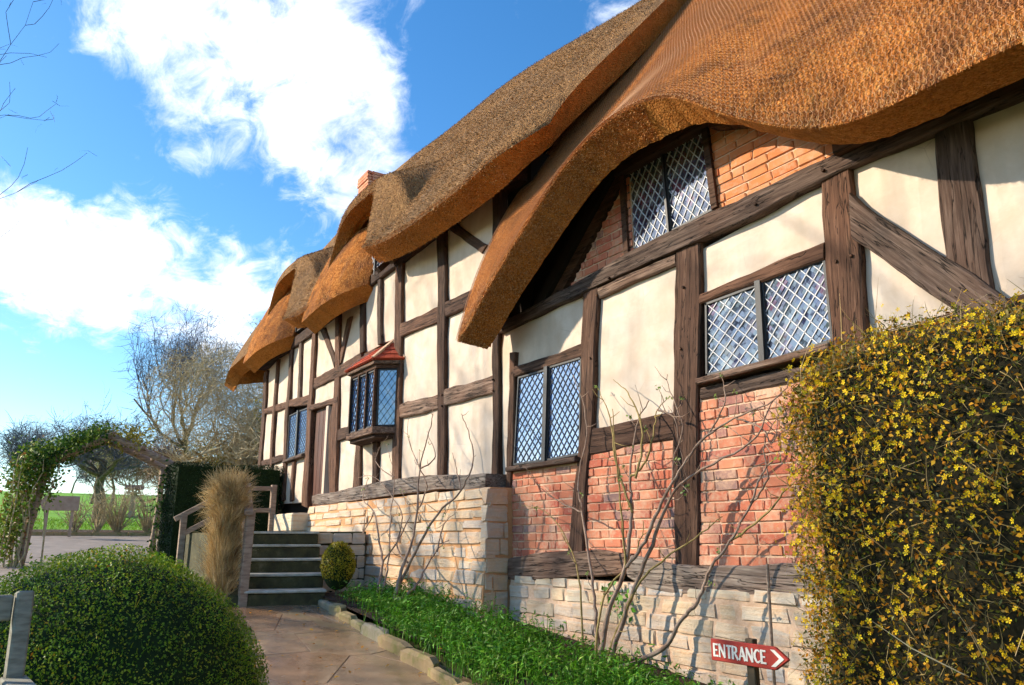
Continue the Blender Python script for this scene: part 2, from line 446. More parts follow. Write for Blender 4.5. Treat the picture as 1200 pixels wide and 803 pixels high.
m = Mat('lit_tread', 0.6, 0.4); m.color(m.ramp(m.noise(m.coord('Position'), 9), [(0.3, (0.30, 0.29, 0.22)), (0.7, (0.55, 0.54, 0.48))])); M['tread_lit'] = m.m  # same steps made pale: sunlight on the treads put into the colour
m = Mat('grey_oak_rail', 0.85, 0.2)
m.color(m.ramp(m.noise(m.coord('Position', (4, 4, 20)), 2, 5), [(0.3, (0.22, 0.15, 0.11)), (0.7, (0.46, 0.34, 0.25))])); M['rail'] = m.m
m = Mat('weathered_bench', 0.85, 0.2)
m.color(m.ramp(m.noise(m.coord('Position', (5, 5, 20)), 3, 5), [(0.3, (0.14, 0.13, 0.10)), (0.6, (0.27, 0.26, 0.21)), (0.8, (0.20, 0.27, 0.22))])); m.bump(m.noise(m.coord('Position', (8, 8, 40)), 4), 0.4, 0.005); M['bench'] = m.m

def leaf_mat(name, stops, rough=0.5, spec=0.3, trans=0.25):
    m = Mat(name, rough, spec)
    c = m.ramp(m.island(), stops)
    pn = m.noise(m.coord('Position'), 6.0, 4, 0.6)
    c = m.mix(m.maprange(pn, 0.35, 0.65), m.mix(1.0, c, (0.62, 0.58, 0.5), 'MULTIPLY'), m.mix(1.0, c, (1.2, 1.15, 1.0), 'MULTIPLY')); m.color(c)
    if trans:
        t = m.node('ShaderNodeBsdfTranslucent'); m.l.new(c, t.inputs[0])
        mx = m.node('ShaderNodeMixShader'); mx.inputs[0].default_value = trans
        m.l.new(m.b.outputs[0], mx.inputs[1]); m.l.new(t.outputs[0], mx.inputs[2])
        m.l.new(mx.outputs[0], m.n['Material Output'].inputs[0])
    return m.m
M['box_leaf'] = leaf_mat('box_leaf', [(0, (0.07, 0.16, 0.008)), (0.45, (0.18, 0.34, 0.014)), (0.8, (0.36, 0.48, 0.025)), (1, (0.58, 0.54, 0.05))])
M['gold_leaf'] = leaf_mat('golden_leaf', [(0, (0.18, 0.20, 0.01)), (0.6, (0.42, 0.38, 0.02)), (1, (0.56, 0.42, 0.04))])
M['ivy_leaf'] = leaf_mat('ivy_leaf', [(0, (0.02, 0.07, 0.015)), (0.6, (0.06, 0.15, 0.025)), (1, (0.20, 0.30, 0.03))], 0.65, 0.2)
M['ivy_bright'] = leaf_mat('young_leaf', [(0, (0.10, 0.20, 0.02)), (0.6, (0.22, 0.36, 0.03)), (0.85, (0.36, 0.33, 0.08)), (1, (0.36, 0.12, 0.06))])
M['hedge_leaf'] = leaf_mat('yew_leaf', [(0, (0.006, 0.018, 0.006)), (0.7, (0.018, 0.045, 0.012)), (1, (0.035, 0.075, 0.02))], 0.6, 0.2, 0.1)
M['cover_leaf'] = leaf_mat('ground_cover_leaf', [(0, (0.05, 0.19, 0.01)), (0.5, (0.11, 0.36, 0.02)), (0.85, (0.20, 0.48, 0.04)), (1, (0.36, 0.54, 0.12))])
M['jas_leaf'] = leaf_mat('jasmine_leaf', [(0, (0.03, 0.06, 0.006)), (0.4, (0.12, 0.16, 0.016)), (0.75, (0.30, 0.25, 0.025)), (1, (0.50, 0.26, 0.03))])
M['jas_flower'] = leaf_mat('yellow_flower', [(0, (0.88, 0.52, 0.008)), (0.6, (0.95, 0.70, 0.012)), (1, (0.95, 0.80, 0.05))], 0.6, 0.2, 0.3)
M['jas_dead'] = leaf_mat('withered_flower', [(0, (0.40, 0.16, 0.015)), (0.6, (0.62, 0.30, 0.03)), (1, (0.72, 0.46, 0.05))], 0.7, 0.1, 0.2)
M['dry_grass'] = leaf_mat('dry_grass_blade', [(0, (0.46, 0.30, 0.14)), (0.6, (0.74, 0.56, 0.30)), (1, (0.84, 0.70, 0.46))], 0.7, 0.2, 0.2)
M['pale_leaf'] = leaf_mat('rose_leaf', [(0, (0.10, 0.22, 0.03)), (1, (0.34, 0.44, 0.12))])
M['lichen_leaf'] = leaf_mat('lichen_green', [(0, (0.16, 0.16, 0.03)), (1, (0.36, 0.33, 0.08))], 0.8, 0.1)
M['grass_blade'] = leaf_mat('grass_blade', [(0, (0.10, 0.26, 0.012)), (1, (0.26, 0.42, 0.03))])
def bark(name, a, b):
    m = Mat(name, 0.9, 0.15); n = m.noise(m.coord('Position'), 12, 5, 0.7); m.color(m.ramp(n, [(0.3, a), (0.7, b)])); m.bump(n, 0.6, 0.02); return m.m
M['bark'] = bark('lichened_bark', (0.07, 0.05, 0.03), (0.26, 0.22, 0.15))
M['twig'] = bark('fine_twig', (0.30, 0.24, 0.13), (0.62, 0.52, 0.33))
M['twig_dark'] = bark('dark_twig', (0.03, 0.02, 0.02), (0.08, 0.055, 0.05))
M['twig_red'] = bark('russet_twig', (0.20, 0.10, 0.07), (0.36, 0.22, 0.15))
M['twig_blue'] = bark('far_twig', (0.10, 0.10, 0.13), (0.20, 0.19, 0.22))
M['rose_stem'] = bark('rose_stem', (0.17, 0.105, 0.075), (0.44, 0.32, 0.24))
M['rose_green'] = bark('green_stem', (0.20, 0.15, 0.05), (0.44, 0.32, 0.13))
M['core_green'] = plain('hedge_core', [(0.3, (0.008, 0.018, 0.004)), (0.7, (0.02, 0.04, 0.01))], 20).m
M['core_brown'] = plain('bush_core', [(0.3, (0.008, 0.008, 0.003)), (0.7, (0.024, 0.020, 0.008))], 20).m  # near-black core paints the shade seen between the leaves
m = Mat('sign_red', 0.5, 0.4); m.color(m.mix(m.maprange(m.noise(m.coord('Position'), 30), 0.4, 0.7, 0, 0.3), (0.42, 0.035, 0.02), (0.32, 0.03, 0.02))); M['sign_red'] = m.m
m = Mat('sign_white', 0.6, 0.3); m.color((0.82, 0.78, 0.68)); M['sign_white'] = m.m
m = Mat('sign_post', 0.85, 0.2); m.color((0.12, 0.085, 0.05)); M['sign_post'] = m.m
m = Mat('sign_brown', 0.8, 0.2); m.color(m.ramp(m.noise(m.coord('Position'), 8), [(0.3, (0.36, 0.24, 0.17)), (0.7, (0.48, 0.34, 0.25))])); M['sign_brown'] = m.m
m = Mat('pink_wall', 0.9, 0.1); m.color(m.ramp(m.noise(m.coord('Position'), 4), [(0.3, (0.50, 0.22, 0.14)), (0.7, (0.62, 0.32, 0.22))])); M['pink'] = m.m

PEGS = [(-2.733, 3.492, -0.037), (-2.87, 3.21, -0.037), (-2.759, 3.214, -0.037), (-4.228, 3.412, -0.037), (-4.293, 2.921, -0.037), (-4.243, 1.914, -0.037), (-5.305, 3.637, -0.037), (-2.875, 3.851, -0.062), (-3.443, 3.82, -0.062), (-5.1, 3.738, -0.062), (-7.121, 3.16, -0.037), (-7.12, 3.037, -0.037), (-8.309, 3.175, -0.037), (-8.302, 3.037, -0.037), (-5.428, 3.067, -0.037)]
TIMBERS = [
 ('post', [(-5.525, 3.728), (-5.614, 2.476), (-5.672, 2.148), (-5.828, 1.373)], [(-5.29, 3.747), (-5.441, 2.455), (-5.5, 2.202), (-5.602, 1.354)], -0.035, 0.12, 0.3),
 ('post', [(-4.306, 3.77), (-4.391, 2.869), (-4.457, 2.002), (-4.504, 1.241)], [(-4.026, 3.773), (-4.119, 2.815), (-4.193, 1.982), (-4.255, 1.248)], -0.035, 0.12, 0.35),
 ('post', [(-2.934, 3.817), (-2.954, 3.23), (-2.967, 2.708), (-3.032, 1.836), (-3.072, 1.292)], [(-2.713, 3.806), (-2.704, 3.193), (-2.716, 2.703), (-2.759, 1.818), (-2.78, 1.309)], -0.035, 0.12, 0.25),
 ('post', [(-2.15, 3.897), (-2.179, 3.59), (-2.186, 2.994), (-2.194, 2.536), (-2.227, 1.783)], [(-1.952, 3.882), (-1.96, 3.516), (-1.965, 2.798), (-1.983, 2.491), (-2.014, 1.769)], -0.03, 0.12, 0.7),
 ('brace', [(-2.714, 3.643), (-2.614, 3.477), (-2.483, 3.333), (-2.24, 3.068), (-2.017, 2.867), (-1.871, 2.672)], [(-2.735, 3.319), (-2.587, 3.179), (-2.454, 3.011), (-2.394, 2.935), (-2.18, 2.707), (-2.061, 2.565)], -0.055, 0.12, 0.6),
 ('rail', [(-2.728, 2.695), (-2.191, 2.699), (-1.445, 2.709)], [(-2.727, 2.608), (-2.203, 2.608), (-1.46, 2.618)], -0.028, 0.12, 0.5),
 ('beam', [(-6.991, 3.773), (-5.681, 3.826), (-4.903, 3.908), (-3.876, 3.932), (-3.462, 3.917), (-2.714, 3.956), (-2.117, 3.949), (-1.135, 3.953)], [(-6.991, 3.657), (-5.526, 3.703), (-5.3, 3.72), (-4.292, 3.736), (-3.479, 3.743), (-2.709, 3.81), (-2.16, 3.788), (-1.164, 3.778)], -0.06, 0.16, 0.75),
 ('rail', [(-5.31, 3.719), (-4.819, 3.715), (-4.309, 3.734)], [(-5.29, 3.607), (-4.824, 3.623), (-4.316, 3.633)], -0.03, 0.12, 0.6),
 ('window_head', [(-6.719, 3.224), (-6.102, 3.23), (-5.569, 3.239)], [(-6.703, 3.111), (-6.105, 3.118), (-5.574, 3.117)], -0.03, 0.12, 0.5),
 ('stud', [(-6.801, 3.397), (-6.859, 2.618), (-6.873, 2.184), (-6.972, 1.246)], [(-6.685, 3.383), (-6.736, 2.603), (-6.772, 2.177), (-6.849, 1.24)], -0.03, 0.12, 0.2),
 ('rail', [(-5.475, 2.436), (-4.861, 2.438), (-4.395, 2.429)], [(-5.497, 2.198), (-4.874, 2.225), (-4.401, 2.215)], -0.025, 0.12, 0.45),
 ('sill_beam', [(-6.945, 1.263), (-6.424, 1.321), (-6.094, 1.363), (-5.395, 1.38), (-4.957, 1.348)], [(-6.992, 1.079), (-6.499, 1.09), (-6.187, 1.109), (-5.48, 1.157), (-4.944, 1.209)], -0.07, 0.2, 0.6),
 ('sill_beam', [(-5.008, 1.347), (-4.71, 1.306), (-4.479, 1.279), (-4.184, 1.284), (-3.433, 1.303), (-2.48, 1.299)], [(-4.997, 1.174), (-4.785, 1.099), (-4.494, 1.075), (-4.201, 1.084), (-3.455, 1.096), (-2.507, 1.101)], -0.06, 0.2, 0.8),
 ('window_head', [(-4.069, 3.32), (-3.472, 3.343), (-2.944, 3.367)], [(-4.077, 3.23), (-3.482, 3.249), (-2.957, 3.26)], -0.04, 0.12, 0.55),
 ('rail', [(-4.129, 2.584), (-3.584, 2.587), (-2.961, 2.6)], [(-4.137, 2.486), (-3.594, 2.49), (-2.961, 2.493)], -0.025, 0.12, 0.6),
 ('post', [(-7.187, 5.385), (-7.16, 3.675), (-7.146, 2.07)], [(-7.019, 5.383), (-7.008, 3.641), (-7.015, 2.045)], -0.035, 0.12, 0.15),
 ('post', [(-8.572, 5.417), (-8.47, 3.668), (-8.406, 2.189)], [(-8.348, 5.41), (-8.266, 3.628), (-8.209, 2.196)], -0.035, 0.12, 0.5),
 ('post', [(-9.832, 5.431), (-9.81, 4.277), (-9.73, 3.197), (-9.709, 2.185)], [(-9.603, 5.437), (-9.582, 4.226), (-9.524, 3.169), (-9.48, 2.215)], -0.035, 0.12, 0.35),
 ('rail', [(-9.622, 4.382), (-8.503, 4.35)], [(-9.606, 4.182), (-8.493, 4.15)], -0.03, 0.12, 0.4),
 ('rail', [(-8.32, 4.354), (-7.822, 4.353), (-7.158, 4.355)], [(-8.311, 4.157), (-7.817, 4.159), (-7.156, 4.152)], -0.03, 0.12, 0.4),
 ('brace', [(-8.294, 5.344), (-7.863, 5.025), (-7.429, 4.73)], [(-8.137, 5.382), (-7.76, 5.09), (-7.314, 4.799)], -0.025, 0.12, 0.1),
 ('rail', [(-9.557, 3.243), (-8.447, 3.21)], [(-9.541, 3.056), (-8.438, 3.018)], -0.03, 0.12, 0.65),
 ('rail', [(-8.271, 3.236), (-7.146, 3.217)], [(-8.262, 3.035), (-7.144, 3.017)], -0.03, 0.12, 0.7),
 ('stud', [(-11.195, 5.342), (-11.059, 4.243)], [(-11.024, 5.365), (-10.892, 4.25)], -0.035, 0.12, 0.1),
 ('stud', [(-10.5, 5.312), (-10.385, 4.237)], [(-10.372, 5.329), (-10.262, 4.236)], -0.035, 0.12, 0.6),
 ('post', [(-12.256, 5.241), (-12.122, 4.24), (-12.119, 3.6), (-12.24, 3.377), (-12.069, 2.084)], [(-12.064, 5.283), (-11.924, 4.203), (-11.858, 3.562), (-11.849, 3.327), (-11.788, 2.098)], -0.035, 0.12, 0.4),
 ('brace', [(-13.001, 5.067), (-12.564, 4.62), (-12.18, 4.236)], [(-12.785, 5.064), (-12.407, 4.662), (-12.124, 4.385)], -0.025, 0.12, 0.2),
 ('brace', [(-11.71, 4.945), (-11.851, 4.617), (-12.029, 4.265)], [(-11.528, 4.958), (-11.669, 4.649), (-11.876, 4.265)], -0.025, 0.12, 0.5),
 ('post', [(-13.419, 5.147), (-13.349, 3.929), (-13.4, 3.723), (-13.362, 2.054)], [(-13.215, 5.148), (-13.151, 3.898), (-13.191, 3.708), (-13.066, 2.0)], -0.035, 0.12, 0.4),
 ('rail', [(-13.226, 4.23), (-12.023, 4.229), (-11.018, 4.262)], [(-13.191, 4.041), (-11.993, 4.031), (-10.989, 4.029)], -0.028, 0.12, 0.4),
 ('stud', [(-14.114, 5.154), (-14.018, 3.983)], [(-13.97, 5.172), (-13.875, 3.993)], -0.035, 0.12, 0.6),
 ('post', [(-14.718, 5.098), (-14.654, 4.112), (-14.704, 3.872), (-14.619, 2.833), (-14.615, 2.162)], [(-14.564, 5.117), (-14.466, 4.083), (-14.515, 3.846), (-14.425, 2.817), (-14.415, 2.184)], -0.035, 0.12, 0.3),
 ('post', [(-15.544, 4.984), (-15.558, 4.093), (-15.492, 2.968), (-15.428, 2.163)], [(-15.372, 5.004), (-15.396, 4.087), (-15.324, 2.954), (-15.258, 2.156)], -0.035, 0.12, 0.35),
 ('post', [(-16.402, 4.89), (-16.319, 4.131), (-16.304, 2.966), (-16.331, 2.198)], [(-16.193, 4.925), (-16.094, 4.099), (-16.083, 2.949), (-16.082, 2.188)], -0.035, 0.12, 0.55),
 ('rail', [(-16.19, 4.113), (-14.638, 4.043), (-13.311, 3.969)], [(-16.155, 3.984), (-14.607, 3.908), (-13.322, 3.787)], -0.028, 0.12, 0.5),
 ('rail', [(-16.324, 3.037), (-14.511, 3.035)], [(-16.289, 2.913), (-14.481, 2.908)], -0.028, 0.12, 0.5),
 ('door_lintel', [(-13.318, 3.764), (-12.621, 3.73), (-11.907, 3.708)], [(-13.298, 3.663), (-12.605, 3.633), (-11.892, 3.608)], -0.04, 0.12, 0.4),
 ('rail', [(-11.975, 3.165), (-11.253, 3.166), (-10.917, 3.17)], [(-11.947, 2.985), (-11.162, 2.993), (-10.897, 3.002)], -0.028, 0.12, 0.5),
 ('post', [(-11.034, 3.043), (-11.065, 2.103)], [(-10.853, 3.048), (-10.8, 2.139)], -0.035, 0.12, 0.35),
 ('stud', [(-10.395, 3.031), (-10.363, 2.176)], [(-10.259, 3.027), (-10.199, 2.19)], -0.035, 0.12, 0.5),
 ('stud', [(-14.068, 2.85), (-14.023, 2.138)], [(-13.923, 2.854), (-13.893, 2.162)], -0.035, 0.12, 0.3),
 ('wall_plate', [(-17.389, 5.339), (-14.75, 5.242), (-13.325, 5.253), (-10.987, 5.425), (-9.597, 5.461), (-7.878, 5.518), (-6.695, 5.567)], [(-17.316, 5.092), (-14.702, 5.026), (-13.291, 5.07), (-10.965, 5.236), (-9.583, 5.289), (-7.873, 5.344), (-6.696, 5.399)], -0.05, 0.2, 0.05),
 ('sill_beam', [(-12.235, 2.158), (-11.602, 2.154), (-10.016, 2.203), (-8.971, 2.216), (-8.298, 2.197), (-7.586, 2.163), (-6.932, 2.119)], [(-12.211, 2.011), (-11.577, 1.987), (-9.335, 2.011), (-8.61, 2.018), (-7.881, 2.017), (-7.489, 1.99), (-6.931, 1.918)], -0.24, 0.3, 0.9),
]
PLASTER = [
 [(-7.044, 3.727), (-5.472, 3.781), (-5.521, 3.155), (-6.752, 3.147)],
 [(-7.08, 3.735), (-6.701, 3.526), (-6.801, 2.084), (-7.066, 2.03)],
 [(-5.398, 3.718), (-4.232, 3.724), (-4.356, 2.33), (-5.527, 2.365)],
 [(-4.104, 3.683), (-2.857, 3.829), (-2.921, 3.273), (-4.141, 3.218)],
 [(-2.762, 3.82), (-2.126, 3.885), (-2.203, 2.612), (-2.769, 2.649)],
 [(-2.086, 3.809), (-1.155, 3.83), (-1.351, 2.648), (-2.112, 2.591)],
 [(-8.437, 5.43), (-7.094, 5.488), (-7.084, 4.233), (-8.385, 4.292)],
 [(-8.384, 4.258), (-7.084, 4.233), (-7.075, 3.128), (-8.334, 3.161)],
 [(-8.331, 3.108), (-7.074, 3.062), (-7.066, 2.03), (-8.286, 2.121)],
 [(-9.736, 5.427), (-8.486, 5.459), (-8.43, 4.27), (-9.703, 4.339)],
 [(-9.697, 4.276), (-8.427, 4.213), (-8.378, 3.168), (-9.606, 3.18)],
 [(-9.656, 3.129), (-8.373, 3.061), (-8.329, 2.124), (-9.624, 2.135)],
 [(-10.459, 5.409), (-9.738, 5.454), (-9.692, 4.213), (-10.342, 4.266)],
 [(-11.112, 5.319), (-10.426, 5.399), (-10.309, 4.246), (-10.981, 4.241)],
 [(-12.178, 5.252), (-11.076, 5.309), (-10.941, 4.179), (-12.013, 4.162)],
 [(-13.357, 5.18), (-12.178, 5.252), (-12.013, 4.162), (-13.26, 4.175)],
 [(-14.069, 5.178), (-13.312, 5.186), (-13.205, 3.876), (-13.907, 3.919)],
 [(-14.674, 5.14), (-14.021, 5.184), (-13.907, 3.919), (-14.557, 3.917)],
 [(-15.539, 5.054), (-14.619, 5.128), (-14.515, 3.96), (-15.446, 3.992)],
 [(-16.357, 4.955), (-15.478, 5.042), (-15.446, 3.992), (-16.16, 4.002)],
 [(-13.255, 4.143), (-12.006, 4.119), (-11.937, 3.657), (-13.218, 3.712)],
 [(-12.044, 4.111), (-10.963, 4.09), (-11.002, 3.052), (-11.922, 3.064)],
 [(-11.922, 3.064), (-10.936, 3.058), (-10.912, 2.084), (-11.839, 2.049)],
 [(-10.97, 3.061), (-10.307, 3.057), (-10.268, 2.124), (-10.981, 2.112)],
 [(-10.338, 3.061), (-9.625, 3.09), (-9.597, 2.134), (-10.298, 2.126)],
 [(-11.102, 4.117), (-9.687, 4.151), (-9.594, 3.039), (-11.034, 3.043)],
 [(-16.293, 4.038), (-15.446, 3.992), (-15.402, 2.928), (-16.289, 2.913)],
 [(-15.505, 4.0), (-14.615, 3.942), (-14.532, 2.905), (-15.451, 2.899)],
 [(-16.304, 2.966), (-15.411, 2.962), (-15.363, 2.128), (-16.306, 2.113)],
 [(-15.46, 2.933), (-14.539, 2.937), (-14.503, 2.127), (-15.42, 2.13)],
 [(-14.638, 2.913), (-13.979, 2.889), (-13.953, 2.105), (-14.607, 2.131)],
 [(-14.025, 2.877), (-13.288, 2.918), (-13.306, 2.108), (-14.001, 2.107)],
]
LIGHTS = {'right': [[(-4.019, 3.222), (-3.538, 3.237), (-3.551, 2.669), (-4.057, 2.672)], [(-3.474, 3.249), (-2.968, 3.258), (-2.971, 2.708), (-3.495, 2.669)]], 'left': [[(-6.644, 3.101), (-6.168, 3.095), (-6.229, 2.212), (-6.732, 2.214)], [(-6.09, 3.109), (-5.591, 3.105), (-5.644, 2.222), (-6.152, 2.211)]], 'door': [[(-14.443, 3.728), (-13.967, 3.739), (-13.917, 2.938), (-14.404, 2.925)], [(-13.871, 3.741), (-13.43, 3.734), (-13.386, 2.956), (-13.856, 2.942)]]}
BRICKS = {'a': [(-6.785, 2.169), (-5.647, 2.161), (-5.813, 1.337), (-6.928, 1.222)], 'b': [(-5.52, 2.226), (-4.391, 2.234), (-4.473, 1.242), (-5.603, 1.339)], 'c': [(-4.162, 2.509), (-2.944, 2.54), (-3.004, 1.284), (-4.261, 1.272)]}
STEMS = [
 (0, 0.022, 0.004, [(-4.896, -0.45, 0.54), (-4.859, -0.392, 0.914), (-4.702, -0.333, 1.26), (-4.677, -0.275, 1.672), (-4.749, -0.217, 1.94), (-4.71, -0.158, 2.347), (-4.621, -0.1, 2.548)]),
 (0, 0.018, 0.003, [(-4.964, -0.42, 0.529), (-5.023, -0.363, 0.776), (-5.134, -0.307, 1.085), (-5.329, -0.25, 1.692), (-5.44, -0.193, 1.986), (-5.376, -0.137, 2.429), (-5.631, -0.08, 2.94)]),
 (0, 0.02, 0.004, [(-4.746, -0.5, 0.55), (-4.583, -0.433, 0.983), (-4.405, -0.367, 1.358), (-4.227, -0.3, 1.749), (-4.025, -0.233, 1.922), (-3.564, -0.167, 2.104), (-3.414, -0.1, 2.369)]),
 (0, 0.016, 0.003, [(-4.567, -0.45, 1.266), (-4.399, -0.4, 1.448), (-4.265, -0.35, 1.718), (-4.08, -0.3, 1.983), (-3.865, -0.25, 2.178), (-3.653, -0.2, 2.276), (-3.374, -0.15, 2.358), (-3.227, -0.1, 2.512)]),
 (0, 0.017, 0.005, [(-4.708, -0.5, 0.543), (-4.219, -0.456, 0.731), (-4.044, -0.412, 0.952), (-3.938, -0.369, 1.061), (-3.855, -0.325, 1.266), (-3.707, -0.281, 1.449), (-3.542, -0.238, 1.693), (-3.493, -0.194, 1.858), (-3.414, -0.15, 1.966)]),
 (0, 0.01, 0.002, [(-3.825, -0.15, 1.448), (-3.49, -0.14, 1.639), (-3.313, -0.13, 1.795), (-3.186, -0.12, 1.841)]),
 (0, 0.009, 0.002, [(-3.617, -0.15, 1.698), (-3.468, -0.14, 1.859), (-3.488, -0.13, 2.087), (-3.335, -0.12, 2.298)]),
 (0, 0.012, 0.003, [(-4.805, -0.5, 0.543), (-4.506, -0.412, 1.117), (-4.274, -0.325, 1.33), (-3.931, -0.238, 1.534), (-3.887, -0.15, 1.621)]),
 (0, 0.012, 0.003, [(-4.957, -0.45, 0.544), (-4.966, -0.333, 1.03), (-4.712, -0.217, 1.353), (-4.739, -0.1, 1.611)]),
 (0, 0.01, 0.002, [(-5.156, -0.4, 0.547), (-5.277, -0.325, 1.079), (-5.505, -0.25, 1.413), (-5.957, -0.175, 1.712), (-6.493, -0.1, 1.795)]),
 (0, 0.008, 0.002, [(-5.394, -0.2, 1.695), (-5.856, -0.15, 1.824), (-6.342, -0.1, 2.049)]),
 (0, 0.012, 0.002, [(-4.649, -0.3, 1.67), (-4.888, -0.233, 2.085), (-5.025, -0.167, 2.456), (-5.265, -0.1, 2.758)]),
 (0, 0.011, 0.002, [(-4.576, -0.3, 1.925), (-4.567, -0.233, 2.324), (-4.798, -0.167, 2.639), (-5.054, -0.1, 2.798)]),
 (0, 0.011, 0.002, [(-4.711, -0.25, 1.936), (-4.558, -0.212, 2.058), (-4.485, -0.175, 2.319), (-4.488, -0.138, 2.457), (-4.378, -0.1, 2.546)]),
 (0, 0.009, 0.002, [(-4.33, -0.2, 1.756), (-4.291, -0.175, 2.038), (-4.208, -0.15, 2.287), (-4.35, -0.125, 2.573), (-4.393, -0.1, 2.732)]),
 (0, 0.008, 0.002, [(-3.912, -0.2, 2.186), (-3.778, -0.15, 2.418), (-3.846, -0.1, 2.622)]),
 (0, 0.008, 0.0015, [(-3.696, -0.15, 2.285), (-3.506, -0.138, 2.204), (-3.423, -0.125, 2.081), (-3.367, -0.113, 2.246), (-3.387, -0.1, 2.423)]),
 (0, 0.01, 0.003, [(-4.683, -0.35, 1.261), (-4.768, -0.3, 1.674), (-4.882, -0.25, 2.221), (-4.949, -0.2, 2.515)]),
 (0, 0.009, 0.002, [(-4.422, -0.2, 2.442), (-4.276, -0.167, 2.359), (-4.27, -0.133, 2.166), (-4.239, -0.1, 1.848)]),
 (1, 0.02, 0.003, [(-7.38, -1.0, 0.872), (-7.496, -0.883, 1.156), (-7.54, -0.767, 1.405), (-7.643, -0.65, 1.754), (-7.848, -0.533, 2.223), (-7.836, -0.417, 2.703), (-8.011, -0.3, 2.932)]),
 (1, 0.017, 0.003, [(-7.818, -1.0, 0.879), (-8.021, -0.86, 1.227), (-8.427, -0.72, 1.401), (-8.966, -0.58, 1.795), (-9.672, -0.44, 1.981), (-9.842, -0.3, 2.271)]),
 (1, 0.016, 0.003, [(-7.36, -1.0, 0.874), (-7.312, -0.825, 0.998), (-7.428, -0.65, 1.17), (-7.511, -0.475, 1.361), (-7.541, -0.3, 1.492)]),
 (1, 0.016, 0.003, [(-7.527, -0.9, 0.99), (-7.295, -0.8, 1.406), (-7.045, -0.7, 1.735), (-6.797, -0.6, 1.934), (-6.728, -0.5, 2.266), (-7.087, -0.4, 2.659), (-7.361, -0.3, 2.795)]),
 (1, 0.012, 0.002, [(-7.709, -1.0, 0.869), (-7.945, -0.825, 1.228), (-8.317, -0.65, 1.774), (-8.644, -0.475, 2.184), (-9.331, -0.3, 2.671)]),
 (1, 0.012, 0.002, [(-8.157, -0.8, 1.223), (-8.103, -0.633, 1.493), (-8.213, -0.467, 1.775), (-8.817, -0.3, 2.05)]),
 (1, 0.012, 0.002, [(-7.519, -0.8, 1.237), (-8.071, -0.675, 1.402), (-8.26, -0.55, 1.775), (-9.322, -0.425, 2.231), (-10.2, -0.3, 2.294)]),
 (1, 0.01, 0.002, [(-7.949, -0.5, 1.766), (-7.836, -0.45, 2.04), (-8.166, -0.4, 2.301), (-8.571, -0.35, 2.693), (-8.648, -0.3, 2.967)]),
 (1, 0.01, 0.002, [(-7.916, -0.5, 2.229), (-7.746, -0.4, 2.362), (-8.172, -0.3, 2.702)]),
 (1, 0.008, 0.002, [(-8.589, -0.5, 2.18), (-9.404, -0.4, 2.454), (-9.261, -0.3, 2.774)]),
 (1, 0.009, 0.002, [(-9.153, -0.5, 1.803), (-9.636, -0.433, 1.553), (-9.745, -0.367, 1.823), (-10.317, -0.3, 2.013)]),
 (1, 0.009, 0.002, [(-7.08, -0.7, 1.366), (-7.325, -0.5, 1.618), (-7.419, -0.3, 1.754)]),
 (1, 0.009, 0.002, [(-6.976, -0.5, 1.947), (-7.254, -0.4, 2.185), (-7.538, -0.3, 2.396)]),
]


# ------------------------------------------------------------------ the ground
TX = [-400, -140, -90, -45, -25, -16, -8.5, 0, 10, 60]
TZ = [10, 8.0, 6.1, 2.95, 1.62, 1.0, 0.80, 0.0, -0.6, -1.5]
def ground_z(x, y=0): return float(np.interp(x, TX, TZ))
xs = np.concatenate([np.linspace(-400, -60, 30), np.linspace(-56, -30, 14), np.linspace(-29, 8, 75), np.linspace(10, 60, 12)])
ys = np.concatenate([np.linspace(-200, -22, 18), np.linspace(-20, 20, 41), np.linspace(24, 200, 18)])
gx, gy = np.meshgrid(xs, ys, indexing='ij')
gz = np.interp(gx, TX, TZ) - 0.02
gv = np.stack([gx, gy, gz], -1).reshape(-1, 3)
ii = np.arange(len(xs) * len(ys)).reshape(len(xs), len(ys))
gf = np.stack([ii[:-1, :-1], ii[1:, :-1], ii[1:, 1:], ii[:-1, 1:]], -1).reshape(-1, 4)
tag(obj('ground', npmesh('ground', gv, gf, M['ground'], True)), kind='structure')
def sheet(name, x0, x1, y0, y1, dz, mat, nx=20):
    mb = MB()
    X = [x0 + (x1 - x0) * i / nx for i in range(nx + 1)]
    X = sorted(set(X + [t for t in TX if x0 < t < x1]))
    for a, b in zip(X[:-1], X[1:]):
        mb.add([(a, y0, ground_z(a) + dz), (b, y0, ground_z(b) + dz), (b, y1, ground_z(b) + dz), (a, y1, ground_z(a) + dz)], [(0, 1, 2, 3)])
    return tag(mb.build(name, mat), kind='structure')
sheet('lawn', -140, -27.2, -60, 60, 0.02, M['lawn'])
sheet('soil_border', -27.2, -24.6, -40, 30, 0.03, M['soil'])
road = sheet('road', -24.6, -17.2, -40, 12, 0.01, M['asphalt'])
sheet('drive', -17.2, -12.0, -40, -2.9, 0.011, M['asphalt'])
mb = MB()
for k in range(24):
    y0 = -12 + k * 0.9
    mb.box(-24.72, -24.6, y0, y0 + 0.88, ground_z(-24.66) - 0.1, ground_z(-24.66) + 0.10)
mb.build('kerb_edge', M['kerb'], road)

